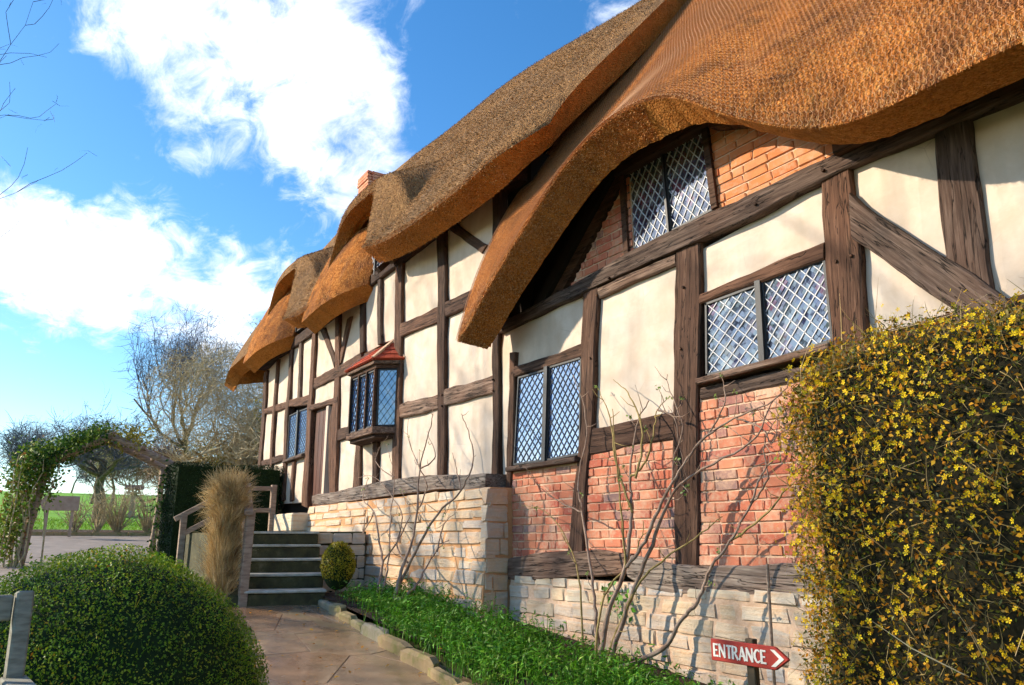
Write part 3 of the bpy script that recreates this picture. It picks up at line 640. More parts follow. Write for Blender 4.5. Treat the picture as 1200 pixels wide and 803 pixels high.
# the flagged path, sloping up to the steps
path = sheet('path', -8.55, 3.0, -3.6, -1.38, 0.002, M['mortar_path'], 24)
def clip_poly(poly, n, d):
    out = []
    for i in range(len(poly)):
        a, b = poly[i], poly[(i + 1) % len(poly)]
        da, db = a[0]*n[0] + a[1]*n[1] - d, b[0]*n[0] + b[1]*n[1] - d
        if da <= 0: out.append(a)
        if da * db < 0:
            t = da / (da - db); out.append((a[0] + (b[0]-a[0])*t, a[1] + (b[1]-a[1])*t))
    return out
seeds = [(x + random.uniform(-.3, .3), y + random.uniform(-.17, .17)) for x in np.arange(-8.4, 2.8, 0.9) for y in np.arange(-3.4, -1.3, 0.52)]
for i, s in enumerate(seeds):
    poly = [(-8.5, -3.6), (2.9, -3.6), (2.9, -1.40), (-8.5, -1.40)]
    for j, q in enumerate(seeds):
        if i == j or abs(s[0]-q[0]) > 2 or abs(s[1]-q[1]) > 2: continue
        nx, ny = q[0]-s[0], q[1]-s[1]; L = math.hypot(nx, ny); nx /= L; ny /= L
        poly = clip_poly(poly, (nx, ny), nx*(s[0]+q[0])/2 + ny*(s[1]+q[1])/2 - 0.004)
        if len(poly) < 3: break
    if len(poly) < 3: continue
    dz = random.uniform(0.005, 0.0065); tx = random.uniform(-.004, .004); ty = random.uniform(-.004, .004)
    mb = MB(); mb.slab(poly, lambda x, y: ground_z(x) - 0.04, lambda x, y, s=s: ground_z(x) + dz + tx*(x-s[0]) + ty*(y-s[1]))
    mb.build('flagstone', M['flag'], path, bevel=0.003)

# planting bed with rough kerb stones
bed = sheet('planting_bed', -8.7, 1.5, -1.38, -0.05, 0.10, M['soil'], 24)
x = -8.45
while x < 1.4:
    L = random.uniform(0.28, 0.62)
    h = random.uniform(0.06, 0.10); w = random.uniform(0.07, 0.10)
    yk = -1.36 - 0.078*(x + L/2 + 8.4) + random.uniform(-0.015, 0.015)
    bm = bmesh.new(); bmesh.ops.create_cube(bm, size=1)
    bmesh.ops.bevel(bm, geom=list(bm.edges), offset=0.14, segments=1, affect='EDGES')
    for v in bm.verts: v.co += Vector([random.uniform(-.05, .05) for _ in range(3)])
    me = bpy.data.meshes.new('kerb_stone'); bm.to_mesh(me); bm.free(); me.materials.append(M['kerb'])
    o = obj('kerb_stone', me, bed, (x + L/2, yk, ground_z(x + L/2) + h/2 - 0.03))
    o.scale = (L * 0.97, w, h + 0.08); o.rotation_euler = (random.uniform(-.1, .1), 0.094 + random.uniform(-.05, .05), random.uniform(-.06, .06))
    x += L

# ------------------------------------------------------------------ the cottage
cottage = empty('cottage', (-8, 0, 0))
cottage_inv = Matrix.Translation((8, 0, 0))
def cot(o):
    """put a part that is modelled in world coordinates under the cottage"""
    o.parent = cottage; o.matrix_parent_inverse = cottage_inv
    return o
tag(cottage, 'long timber-framed cottage with cream plaster, brick panels and rolling thatched roof', 'cottage')

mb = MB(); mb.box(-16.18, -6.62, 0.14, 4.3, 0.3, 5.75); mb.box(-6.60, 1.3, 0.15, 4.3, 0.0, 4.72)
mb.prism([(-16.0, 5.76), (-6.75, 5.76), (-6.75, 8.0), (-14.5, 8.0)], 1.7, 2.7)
cot(mb.build('wall_core', M['shade_fill']))  # solid block added to keep light out, dark where eave gaps show

def timber(name, A, B, y, d, tone):
    A = [Vector((a[0], a[1])) for a in A]; B = [Vector((b[0], b[1])) for b in B]
    mid0 = (A[0] + B[0]) / 2; mid1 = (A[-1] + B[-1]) / 2
    ax = (mid1 - mid0); L = ax.length; ax /= L
    ang = math.atan2(ax.y, ax.x)                       # rotation in the x-z plane
    # resample
    n = max(4, int(L / 0.12)); N = len(A) - 1
    rows = []
    cum = [0]
    for i in range(N): cum.append(cum[-1] + ((A[i+1]+B[i+1])/2 - (A[i]+B[i])/2).length)
    ph = [random.uniform(0, 6) for _ in range(6)]
    for k in range(n + 1):
        s = cum[-1] * k / n
        i = max(j for j in range(N) if cum[j] <= s + 1e-9); t = (s - cum[i]) / max(cum[i+1] - cum[i], 1e-6)
        a = A[i].lerp(A[i+1], t); b = B[i].lerp(B[i+1], t)
        w = (b - a); wl_ = w.length; wd = w / wl_
        amp = min(0.007, wl_ * 0.06)
        a = a + wd * (amp * (math.sin(s*5.1+ph[0]) + 0.6*math.sin(s*13+ph[1]) + random.uniform(-.5, .5)))
        b = b + wd * (amp * (math.sin(s*4.3+ph[2]) + 0.6*math.sin(s*11+ph[3]) + random.uniform(-.5, .5)))
        yf = y + 0.005 * math.sin(s*3.3+ph[4]) + random.uniform(-.002, .002)
        c = min(0.012, wl_ * 0.12)
        w = (b - a); wl_ = w.length; wd = w / wl_
        rows.append([(a, y + d), (a, yf + c), (a + wd*c, yf), (a + wd*wl_*.5, yf - 0.003), (b - wd*c, yf), (b, yf + c), (b, y + d)])
    ca, sa = math.cos(-ang), math.sin(-ang)
    vs = []
    for r in rows:
        for p, yy in r:
            q = p - mid0; vs.append((q.x*ca - q.y*sa, yy, q.x*sa + q.y*ca))
    k = 7; fs = []
    for i in range(n):
        for j in range(k - 1):
            fs.append([i*k+j, i*k+j+1, (i+1)*k+j+1, (i+1)*k+j])
        fs.append([i*k+k-1, i*k, (i+1)*k, (i+1)*k+k-1])
    fs.append(list(range(k))[::-1]); fs.append([n*k + j for j in range(k)])
    mat = M['timber0'] if tone < 0.25 else M['timber1'] if tone < 0.58 else M['timber2'] if tone < 0.77 else M['timber3']
    me = npmesh(name, vs, fs, mat)
    bm = bmesh.new(); bm.from_mesh(me); bmesh.ops.recalc_face_normals(bm, faces=bm.faces); bm.to_mesh(me); bm.free()
    o = bpy.data.objects.new(name, me); COL.objects.link(o)
    o.location = (mid0.x, 0, mid0.y); o.rotation_euler = (0, -ang, 0)
    return cot(o)
for t in TIMBERS:
    o = timber(*t)
    # oak pegs at the joints of the near posts
for (x, z, y_) in PEGS:
    mb = MB(); mb.tube([(x, y_ - 0.016, z), (x, y_ + 0.02, z)], [0.011, 0.014], 7); cot(mb.build('oak_peg', M['timber0']))

def plaster_panel(q):
    (x0, za), (x1, zb), (x2, zc), (x3, zd) = q
    n = 8; vs = []
    for j in range(n + 1):
        for i in range(n + 1):
            s, t = i / n, j / n
            xt = x0 + (x1-x0)*s; zt = za + (zb-za)*s; xb = x3 + (x2-x3)*s; zb_ = zd + (zc-zd)*s
            X, Z = xt + (xb-xt)*t, zt + (zb_-zt)*t
            e = min(s, 1-s, t, 1-t) * 2
            vs.append((X, 0.022 - 0.016 * min(1, e*2.2) + 0.006*math.sin(X*4.1+Z*2.3) + 0.004*math.sin(Z*7.7-X*3.1), Z))
    fs = [[j*(n+1)+i, (j+1)*(n+1)+i, (j+1)*(n+1)+i+1, j*(n+1)+i+1] for j in range(n) for i in range(n)]
    b = len(vs)
    ring = [i for i in range(n+1)] + [j*(n+1)+n for j in range(1, n+1)] + [n*(n+1)+i for i in range(n-1, -1, -1)] + [j*(n+1) for j in range(n-1, 0, -1)]
    vs += [(vs[i][0], 0.13, vs[i][2]) for i in ring]
    m_ = len(ring)
    fs += [[ring[i], ring[(i+1) % m_], b+(i+1) % m_, b+i] for i in range(m_)] + [[b+i for i in range(m_)]]
    return cot(obj('plaster_panel', npmesh('plaster_panel', vs, fs, M['plaster'], False)))
for q in PLASTER: plaster_panel(q)

# bricks: a few shared, slightly irregular meshes
def rough_block(name, mat, jit, bev):
    bm = bmesh.new(); bmesh.ops.create_cube(bm, size=1)
    bmesh.ops.bevel(bm, geom=[e for e in bm.edges], offset=bev, segments=1, affect='EDGES')
    for v in bm.verts: v.co += Vector([random.uniform(-jit, jit) for _ in range(3)])
    me = bpy.data.meshes.new(name); bm.to_mesh(me); bm.free(); me.materials.append(mat)
    return me
BR = {k: [rough_block('brick', M[k], 0.03, 0.045) for _ in range(6)] for k in ('brick', 'brick_pale')}
ST = {k: [rough_block('stone', M[k], 0.06, 0.075) for _ in range(12)] for k in ('stone', 'stone_pale')}
def brick_panel(q, kind='brick', course=0.0755, blen=0.225, front=-0.012, zcap=None):
    q = [Vector(p) for p in q]          # TL TR BR BL
    mb = MB(); mb.prism([tuple(p) for p in (q[3], q[2], q[1], q[0])], front + 0.011, 0.13)
    pan = cot(mb.build('brick_panel', M['mortar']))
    zlo = min(q[2].y, q[3].y); zhi = max(q[0].y, q[1].y)
    def xr(z):
        xsn = []
        for a, b in zip(q, q[1:] + q[:1]):
            if (a.y - z) * (b.y - z) <= 0 and abs(a.y - b.y) > 1e-6:
                xsn.append(a.x + (b.x - a.x) * (z - a.y) / (b.y - a.y))
        return (min(xsn), max(xsn)) if len(xsn) >= 2 else None
    z = zlo + 0.01; r = 0
    while z + course * 0.6 < zhi:
        lim = xr(z + course/2)
        if lim:
            x = lim[0] - (0 if r % 2 else blen/2) - random.uniform(0, .06)
            while x < lim[1]:
                L = blen * (0.5 if random.random() < 0.28 else 1) * random.uniform(0.93, 1.05)
                a, b = max(x, lim[0] + .004), min(x + L - 0.012, lim[1] - .004)
                if b - a > 0.04:
                    o = bpy.data.objects.new('brick', random.choice(BR[kind])); COL.objects.link(o); o.parent = pan
                    pr_ = random.uniform(-.004, .005)
                    o.location = ((a+b)/2, front + 0.045 + pr_, z + course/2 - 0.005 + random.uniform(-.003, .003))
                    o.scale = (b - a, 0.09, course - 0.011 + random.uniform(-.004, .002)); o.rotation_euler = (0, random.uniform(-.012, .012), 0)
                x += L
        z += course; r += 1
    return pan
for k in ('a', 'b', 'c'): brick_panel(BRICKS[k])
# brickwork of the gable under the eyebrow
brick_panel([(-4.88, 4.62), (-4.84, 4.62), (-4.82, 3.88), (-5.78, 3.80)], 'brick', front=-0.02)
brick_panel([(-3.90, 4.66), (-2.45, 4.2), (-2.45, 3.92), (-3.86, 3.90)], 'brick_pale', front=-0.02)

# stone plinths
def plinth(x0, x1, z0, ztop, yb, yt, courses, kind, mort, lens, top_pale=False, y_back=0.13):
    mb = MB()
    mb.add([(x0, yb, z0), (x1, yb, z0), (x1, y_back, z0), (x0, y_back, z0), (x0, yt, ztop), (x1, yt, ztop), (x1, y_back, ztop), (x0, y_back, ztop)],
           [(0,3,2,1),(4,5,6,7),(0,1,5,4),(1,2,6,5),(2,3,7,6),(3,0,4,7)])
    pl = cot(mb.build('plinth', M[mort]))
    hs_ = [random.uniform(0.8, 1.25) for _ in range(courses)]
    tot = sum(hs_); z = z0
    for ci, h in enumerate(hs_):
        h = h / tot * (ztop - z0)
        x = x0 - random.uniform(0, .2)
        last = ci == courses - 1
        while x < x1:
            L = random.uniform(*lens)
            a, b = max(x, x0 + .003), min(x + L - 0.02, x1 - .003)
            if b - a > 0.05:
                t = (z + h/2 - z0) / (ztop - z0)
                yy = yb + (yt - yb) * t
                wav = 0.02 * math.sin((a+b) * 1.1 + ci)
                k = 'stone_pale' if (last and top_pale) or random.random() < 0.12 else kind
                o = bpy.data.objects.new('stone', random.choice(ST[k])); COL.objects.link(o); o.parent = pl
                o.location = ((a+b)/2, yy + 0.056 + random.uniform(-.008, .006), z + h/2 + wav*0.4)
                o.scale = (b - a + random.uniform(-.01, .008), 0.13, h - random.uniform(0.006, 0.03)); o.rotation_euler = (-math.atan2(yt - yb, ztop - z0) , random.uniform(-.025, .025), random.uniform(-.02, .02))
            x += L
        z += h
    return pl
pl_a = plinth(-12.25, -6.78, 0.30, 1.98, -0.40, -0.27, 14, 'stone', 'mortar_ochre', (0.25, 0.8))
plinth(-6.74, 1.2, 0.0, 1.13, -0.10, -0.055, 10, 'stone', 'mortar', (0.16, 0.46), True)
plinth(-16.25, -13.2, 0.8, 1.92, -0.08, -0.05, 7, 'stone', 'mortar', (0.2, 0.5))

def stone_face(A, B, z0, z1, courses, parent, mat='stone'):
    A, B = Vector(A), Vector(B); L = (B - A).length; d = (B - A)/L; nrm = Vector((d.y, -d.x)); hh = (z1 - z0)/courses
    for c in range(courses):
        x = -random.uniform(0, .15)
        while x < L:
            l = random.uniform(.16, .42); a, b = max(x, .005), min(x + l - .014, L - .005)
            if b - a > .04:
                p = A + d*(a + b)/2 + nrm*(-.052 + random.uniform(-.006, .008))
                o = bpy.data.objects.new('stone', random.choice(ST[mat])); COL.objects.link(o); o.parent = parent
                o.location = (p.x, p.y, z0 + (c + .5)*hh); o.scale = (b - a, .13, hh - random.uniform(.008, .02)); o.rotation_euler = (0, random.uniform(-.02, .02), math.atan2(d.y, d.x))
            x += l
stone_face((-6.78, -0.33), (-6.78, -0.06), 0.32, 1.97, 10, pl_a)
# ---- windows with leaded lights
def bil(q, s, t):
    x = (q[0][0]*(1-s) + q[1][0]*s)*(1-t) + (q[3][0]*(1-s) + q[2][0]*s)*t
    z = (q[0][1]*(1-s) + q[1][1]*s)*(1-t) + (q[3][1]*(1-s) + q[2][1]*s)*t
    return x, z
def clip_rect(poly):
    for n, d in (((1, 0), 1.0), ((-1, 0), 0.0), ((0, 1), 1.0), ((0, -1), 0.0)):
        poly = clip_poly(poly, n, d)
        if len(poly) < 3: return []
    return poly
def leaded_light(win, q, y, cols, rows, single, lead='lead', lw=None, to3=None):
    lw = lw or (0.0065 if lead == 'lead' else 0.0045)
    gm = M['glass'] if lead == 'lead' else M['glass_sky']
    """diamond quarries in the quad q (TL TR BR BL); each quarry a pane of its own, or one joined pane when too small"""
    P3 = to3 or (lambda x, z, yy: (x, yy, z))
    joined = MB(); came = MB()
    def P(s, t, yy): x, z = bil(q, s, t); return Vector(P3(x, z, yy))
    for i in range(-1, 2 * cols + 2):
        for j in range(-1, 2 * rows + 2):
            if (i + j) % 2: continue
            cx, cy = i / (2 * cols), j / (2 * rows); dx, dy = 1 / (2 * cols), 1 / (2 * rows)
            poly = clip_rect([(cx - dx, cy), (cx, cy - dy), (cx + dx, cy), (cx, cy + dy)])
            if len(poly) < 3: continue
            c = (sum(p[0] for p in poly)/len(poly), sum(p[1] for p in poly)/len(poly))
            tl = .02 if lead == 'lead' else .009
            a, b = random.gauss(0, tl), random.gauss(0, tl)
            pts = []
            for s, t in poly:
                p = P(s, t, y); d_ = a * (s - c[0]) + b * (t - c[1])
                pts.append(p + (P(s, t, y - 1) - p) * (-d_ * 0.8))
            if single:
                n = len(pts); cc = sum(pts, Vector()) / n
                back = [p + (P(0, 0, y + .006) - P(0, 0, y)) for p in pts]
                me = npmesh('pane', [p - cc for p in pts] + [p - cc for p in back], [list(range(n))[::-1], list(range(n, 2*n))] + [[k, (k+1) % n, (k+1) % n + n, k + n] for k in range(n)], gm)
                obj('pane', me, win, tuple(cc))
            else:
                joined.add(pts, [list(range(len(pts)))[::-1]])
    if not single: joined.build('pane', gm, win)
    # lead cames along both diagonals
    def line(s0, t0, s1, t1):
        # clip segment to unit square (Liang-Barsky)
        d0, d1 = 0.0, 1.0; ds, dt = s1 - s0, t1 - t0
        for p_, q_ in ((-ds, s0), (ds, 1 - s0), (-dt, t0), (dt, 1 - t0)):
            if abs(p_) < 1e-9:
                if q_ < 0: return
            else:
                r_ = q_ / p_
                if p_ < 0: d0 = max(d0, r_)
                else: d1 = min(d1, r_)
        if d1 - d0 < 1e-3: return
        a = P(s0 + ds*d0, t0 + dt*d0, y - 0.004); b = P(s0 + ds*d1, t0 + dt*d1, y - 0.004)
        nrm = (P(0, 0, y - 1) - P(0, 0, y)).normalized()
        came.bar(a, b, lw, 0.007, up=nrm)
    for k in range(-rows - 1, cols + rows + 2):
        line(k / cols, 0, (k + rows) / cols, 1)
        line(k / cols, 0, (k - rows) / cols, 1)
    came.build('lead_came', M[lead], win)
    fr = MB()
    nrm = (P(0, 0, y - 1) - P(0, 0, y)).normalized()
    cs = [P(0, 0, y - 0.006), P(1, 0, y - 0.006), P(1, 1, y - 0.006), P(0, 1, y - 0.006)]
    for a, b in zip(cs, cs[1:] + cs[:1]):
        d = (b - a).normalized() * 0.008
        fr.bar(a - d, b + d, 0.018, 0.022, up=nrm)
    fr.build('casement', M['iron'], win)
def window(lights, y, cols, rows, single, lead, sill=True, mull=True):
    x0 = lights[0][0][0]; z0 = lights[0][3][1]
    win = cot(bpy.data.objects.new('window', None)); COL.objects.link(win)
    for q, c in zip(lights, cols):
        leaded_light(win, q, y, c, rows, single, lead)
    mb = MB()
    if mull:
        for qa, qb in zip(lights[:-1], lights[1:]):
            t = ((qa[1][0] + qb[0][0]) / 2, (qa[1][1] + qb[0][1]) / 2); b = ((qa[2][0] + qb[3][0]) / 2, (qa[2][1] + qb[3][1]) / 2)
            mb.bar((t[0], y - 0.012, t[1] + .02), (b[0], y - 0.012, b[1] - .02), abs(qb[0][0] - qa[1][0]) * 0.75, 0.05, up=(0, 1, 0))
        mb.build('mullion', M['iron'], win)
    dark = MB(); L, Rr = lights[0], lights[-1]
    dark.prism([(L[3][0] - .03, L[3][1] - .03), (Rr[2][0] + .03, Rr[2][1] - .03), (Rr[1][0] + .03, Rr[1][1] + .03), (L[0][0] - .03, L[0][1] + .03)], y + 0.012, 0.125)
    dark.build('reveal', M['shade_fill'], win)
    if sill:
        mb = MB(); a, b = L[3], Rr[2]
        mb.prism([(a[0] - .06, a[1] - .075), (b[0] + .02, b[1] - .075), (b[0] + .02, b[1] - .028), (a[0] - .06, a[1] - .028)], y - 0.085, 0.1)
        mb.build('sill', M['timber2'], win, bevel=0.008)
    return win
window(LIGHTS['right'], -0.008, (4, 5), 5, True, 'lead')
window(LIGHTS['left'], -0.008, (5, 6), 9, True, 'lead_dark')
window(LIGHTS['door'], -0.005, (4, 4), 8, False, 'lead_dark')
window([[(-4.86, 4.70), (-4.42, 4.70), (-4.39, 3.945), (-4.84, 3.915)], [(-4.39, 4.70), (-3.945, 4.70), (-3.89, 3.97), (-4.36, 3.945)]], 0.005, (5, 5), 6, True, 'lead', sill=False)
# small dormer lights under the far hoods
window([[(-11.0, 5.90), (-10.6, 5.90), (-10.6, 5.40), (-11.0, 5.38)], [(-10.56, 5.90), (-10.0, 5.90), (-10.0, 5.43), (-10.56, 5.40)]], -0.02, (4, 4), 4, False, 'lead', sill=False)
window([[(-14.75, 5.78), (-14.35, 5.80), (-14.35, 5.34), (-14.75, 5.32)], [(-14.31, 5.80), (-13.85, 5.82), (-13.85, 5.36), (-14.31, 5.34)]], -0.02, (4, 4), 4, False, 'lead', sill=False)
# window posts of the gable window
for a, b in (((-4.91, 4.75), (-4.885, 3.9)), ((-3.905, 4.75), (-3.85, 3.95))):
    mb = MB(); mb.bar((a[0], 0.0, a[1]), (b[0], 0.0, b[1]), 0.06, 0.10, up=(0, 1, 0)); cot(mb.build('window_post', M['timber0']))

# rafters and sole pieces in the dark under the eyebrow
mb = MB()
mb.bar((-6.35, 0.02, 3.74), (-4.80, 0.02, 5.02), 0.12, 0.10, up=(0, 1, 0)); cot(mb.build('rafter', M['shade_fill']))  # first rafter near-black: shade below the thatch put into its colour
mb = MB()
mb.bar((-6.1, 0.03, 3.74), (-4.75, 0.03, 4.87), 0.12, 0.07, up=(0, 1, 0)); cot(mb.build('rafter', M['timber0']))
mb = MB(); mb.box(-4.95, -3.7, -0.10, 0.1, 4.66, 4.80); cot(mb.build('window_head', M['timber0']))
mb = MB(); mb.bar((-3.75, -0.09, 4.62), (-2.2, -0.09, 4.02), 0.10, 0.12, up=(0, 1, 0)); cot(mb.build('rafter', M['timber1']))
mb = MB(); mb.box(-2.75, 1.4, -0.13, 0.1, 3.90, 4.06); cot(mb.build('wall_plate', M['timber0']))
for k in range(9):
    X = -2.55 + k * 0.42
    mb = MB(); mb.bar((X, -0.32, 3.86), (X, 0.4, 4.72), 0.08, 0.10, up=(1, 0, 0)); cot(mb.build('rafter', M['timber0']))
for k in range(22):
    X = -16.0 + k * 0.44
    if -12.2 < X < -9.9 or -15.8 < X < -13.6: continue
    mb = MB(); mb.bar((X, -0.30, 5.18), (X, 0.4, 5.95), 0.08, 0.10, up=(1, 0, 0)); cot(mb.build('rafter', M['timber0']))

# ---- bay window
bay = cot(bpy.data.objects.new('bay_window', None)); COL.objects.link(bay)
BX0, BX1, BY, BZ0, BZ1 = -10.72, -9.83, -0.25, 2.97, 3.74
bc = [(BX0 - .2, 0.02), (BX0, BY), (BX1, BY), (BX1 + .21, 0.02)]
def slabpart(name, poly, z0, z1, mat): mb = MB(); mb.slab(poly, z0, z1); return mb.build(name, mat, bay, bevel=0.006)
def grow(g): return [(BX0 - .2 - g, 0.03), (BX0 - g*.6, BY - g), (BX1 + g*.6, BY - g), (BX1 + .21 + g, 0.03)]
slabpart('sill', grow(0.05), BZ0 - 0.11, BZ0 - 0.02, M['timber2']); slabpart('bay_base', grow(0.0), BZ0 - 0.16, BZ0 - 0.10, M['timber1'])
slabpart('cornice', grow(0.03), BZ1 + 0.02, BZ1 + 0.07, M['timber1']); slabpart('cornice', grow(0.075), BZ1 + 0.072, BZ1 + 0.12, M['timber2'])
slabpart('bay_core', [(BX0 - .15, 0.03), (BX0 + .02, BY + .03), (BX1 - .02, BY + .03), (BX1 + .16, 0.03)], BZ0 - .03, BZ1 + .03, M['shade_fill'])
for i in range(3):
    a = BX0 + 0.03 + i * 0.288; b = a + 0.255
    leaded_light(bay, [(a, BZ1), (b, BZ1), (b, BZ0), (a, BZ0)], BY, 3, 6, False, 'lead_dark')
for i in range(4):
    a = BX0 + 0.012 + i * 0.288; mb = MB(); mb.bar((a, BY - .012, BZ0 - .02), (a, BY - .012, BZ1 + .02), 0.036, 0.05, up=(0, 1, 0)); mb.build('mullion', M['timber0'], bay)
def side(x, z, yy):    # x runs 0..L along the canted side
    d = Vector((0.21, 0.27, 0)).normalized(); n = Vector((d.y, -d.x, 0))
    p = Vector((BX1, BY, 0)) + d * x - n * yy
    return (p.x, p.y, z)
leaded_light(bay, [(0.03, BZ1), (0.30, BZ1), (0.30, BZ0), (0.03, BZ0)], -0.004, 3, 6, False, 'lead_dark', to3=side)
def side2(x, z, yy):
    d = Vector((-0.2, 0.27, 0)).normalized(); n = Vector((-d.y, d.x, 0))
    p = Vector((BX0, BY, 0)) + d * x - n * yy
    return (p.x, p.y, z)
leaded_light(bay, [(0.30, BZ1), (0.03, BZ1), (0.03, BZ0), (0.30, BZ0)], -0.004, 3, 6, False, 'lead_dark', to3=side2)
# little tiled roof: courses of single tiles on the front slope and the two canted slopes
ZR0, ZR1 = BZ1 + 0.125, BZ1 + 0.46
ov = [(BX0 - .30, 0.03), (BX0 - .07, BY - .10), (BX1 + .07, BY - .10), (BX1 + .31, 0.03)]
top = [(BX0 + .12, 0.02), (BX1 - .10, 0.02)]
mb = MB()
mb.add([(*ov[0], ZR0), (*ov[1], ZR0), (*ov[2], ZR0), (*ov[3], ZR0), (*top[0], ZR1), (*top[1], ZR1)], [(0, 1, 4), (1, 2, 5, 4), (2, 3, 5), (0, 4, 5, 3), (3, 2, 1, 0)])
br = mb.build('bay_roof', M['tile'], bay)
def tiles(A, B, Tl, Tr, rows, cols):
    A, B, Tl, Tr = map(Vector, (A, B, Tl, Tr))
    nrm = (B - A).cross(Tl - A + Tr - B).normalized()
    for r in range(rows):
        t0, t1 = r / rows, (r + 1.12) / rows
        for c in range(cols):
            s0 = (c + (0.5 if r % 2 else 0)) / cols; s1 = min(1, s0 + 0.96 / cols)
            if s0 >= 0.99: continue
            def pt(s, t, h):
                t = min(t, 1); a = A.lerp(Tl, t); b = B.lerp(Tr, t); return a.lerp(b, s) + nrm * h
            q = [pt(s0, t0, .022), pt(s1, t0, .022), pt(s1, t1, .008), pt(s0, t1, .008)]; w = [p - nrm * .014 for p in q]
            mb = MB(); mb.add(q + w, [(0,1,2,3),(7,6,5,4),(0,4,5,1),(1,5,6,2),(2,6,7,3),(3,7,4,0)])
            mb.build('tile', M['tile'], br)
o3 = [(*p, ZR0 + .004) for p in ov]; t3 = [(*p, ZR1) for p in top]
tiles(o3[1], o3[2], t3[0], t3[1], 4, 6); tiles(o3[2], o3[3], t3[1], t3[1], 4, 3); tiles(o3[0], o3[1], t3[0], t3[0], 4, 3)
mb = MB()
for a, b in ((o3[2], t3[1]), (o3[1], t3[0]), (o3[3], t3[1])):
    mb.bar(Vector(a) + Vector((0, 0, .02)), Vector(b) + Vector((0, 0, .02)), 0.05, 0.03)
mb.build('hip_mortar', M['hip'], br)

# ---- doorway
door = cot(bpy.data.objects.new('doorway', None)); COL.objects.link(door)
mb = MB(); mb.box(-13.10, -12.36, 0.06, 0.135, 1.9, 3.66); mb.build('door_leaf', M['door'], door)
for k in range(4):
    mb = MB(); mb.box(-13.09 + k*.185, -12.92 + k*.185, 0.04, 0.07, 1.92, 3.64); mb.build('plank', M['door'], door)
mb = MB(); mb.box(-12.42, -12.32, -0.03, 0.13, 1.95, 3.62); mb.build('reveal', M['plaster'], door)
mb = MB(); mb.box(-13.25, -12.2, -0.55, 0.05, 1.60, 1.88); mb.build('doorstep', M['stone_pale'], door, bevel=0.02)

# ------------------------------------------------------------------ thatched roofs
def smin(a, b, k): h = np.clip(0.5 + 0.5*(b-a)/k, 0, 1); return b*(1-h) + a*h - k*h*(1-h)
def smax(a, b, k): return -smin(-a, -b, k)
RE_X = [-7.1, -6.76, -6.5, -6.18, -5.87, -5.44, -5.04, -4.68, -4.34, -3.93, -3.58, -3.37, -3.25, -2.91, -2.67, -2.41, -2.2, -1.9, 2.0]
RE_Z = [3.55, 3.56, 3.78, 3.98, 4.17, 4.42, 4.645, 4.76, 4.82, 4.80, 4.66, 4.46, 4.36, 4.10, 3.93, 3.80, 3.75, 3.75, 3.77]
def smooth_interp(X, xs_, zs_, w=0.09):
    ks = np.linspace(-2.6, 2.6, 21); gs = np.exp(-ks**2/2)
    return sum(g*np.interp(X + d*w*1.3, xs_, zs_) for d, g in zip(ks, gs)) / gs.sum()
def roof_right(X, s):
    ye = -0.62 + 0.16*np.clip((-6.8 - X)/0.30, 0, 1)**2.2
    y = ye + s*(4.78 - ye)/5.4
    E = smooth_interp(X, RE_X, RE_Z)
    dl = E - 4.4
    z = 4.4 + (y + 0.6)*1.35
    z = smin(z, 4.4 + (2.35 + 0.6)*1.35 - (y - 2.35)*1.35, 0.5)
    z = z + np.maximum(dl, 0)*np.exp(-s/1.3) + np.minimum(dl, 0)*np.exp(-s/0.32)
    z = z - np.clip((-6.75 - X)/0.35, 0, 1)**2*0.16
    z = z + 0.035*np.sin(X*1.7+1)*np.sin(y*1.9) + 0.012*np.sin(X*3.1+y*1.3)*np.sin(y*2.7+1)
    return y, z
LE_X = [-17.4, -16.0, -15.2, -13.2, -12.6, -11.7, -9.7, -9.2, -8.5, -7.0, -6.2]
LE_Z = [5.05, 5.10, 5.12, 5.25, 5.15, 5.10, 5.42, 5.30, 5.24, 5.22, 5.26]
RA_X = [-17.4, -13.5, -10.5, -9.2, -8, -7, -6.0]; RA_Z = [0.55, 0.35, 0.15, 0.0, -0.2, -0.42, -0.60]
HOODS = [(-10.85, 1.10, 6.74, -10.92), (-14.5, 1.05, 6.62, -14.55)]
def roof_left(X, s):
    E = smooth_interp(X, LE_X, LE_Z)
    inh = 0*X
    for xc, hw, zt, xn in HOODS: inh = np.maximum(inh, 1/(1 + (np.abs(X - xn)/0.97)**14))
    ye = -0.60 + 0.30*inh + 0.55*np.clip((X + 6.55)/0.6, 0, 1)**2.5
    y = ye + s*(2.2 + 2.9 - ye)/(5.1 + 0.60)
    z = 5.45 + (y + 0.6)*1.35 + smooth_interp(X, RA_X, RA_Z, 0.3)*np.clip((y + 0.6)/2.8, 0, 1)
    zr = 5.45 + 2.8*1.35 + smooth_interp(X, RA_X, RA_Z, 0.3)
    z = smin(z, zr + 0.12 - (y - 2.2)*1.35, 0.5)
    z = z + (E - 5.45)*np.exp(-s/0.30)
    for xc, hw, zt, xn in HOODS:
        u = np.where(X < xc, (xc - X)/hw, (X - xc)/1.9)
        h = zt + 0.55*(y + 0.30) - 0.25*u**2 - 0.7*u**6 - 4.2*np.maximum(0, -0.26 - y)
        z = smax(z, np.where(u < 1.7, h, -9), 0.09)
    z = smin(z, 5.25 + (X + 17.25)*2.1 + 0.15*y, 0.7)
    z = z - np.clip((X + 6.45)/0.5, 0, 1)**2*0.16
    z = z + 0.03*np.sin(X*1.4)*np.sin(y*1.7+.4)
    return y, z
def roof_point(fn, X, s):
    X = np.asarray(X, float); s = np.asarray(s, float)
    y, z = fn(X, s); return np.stack([X, y, z], -1)
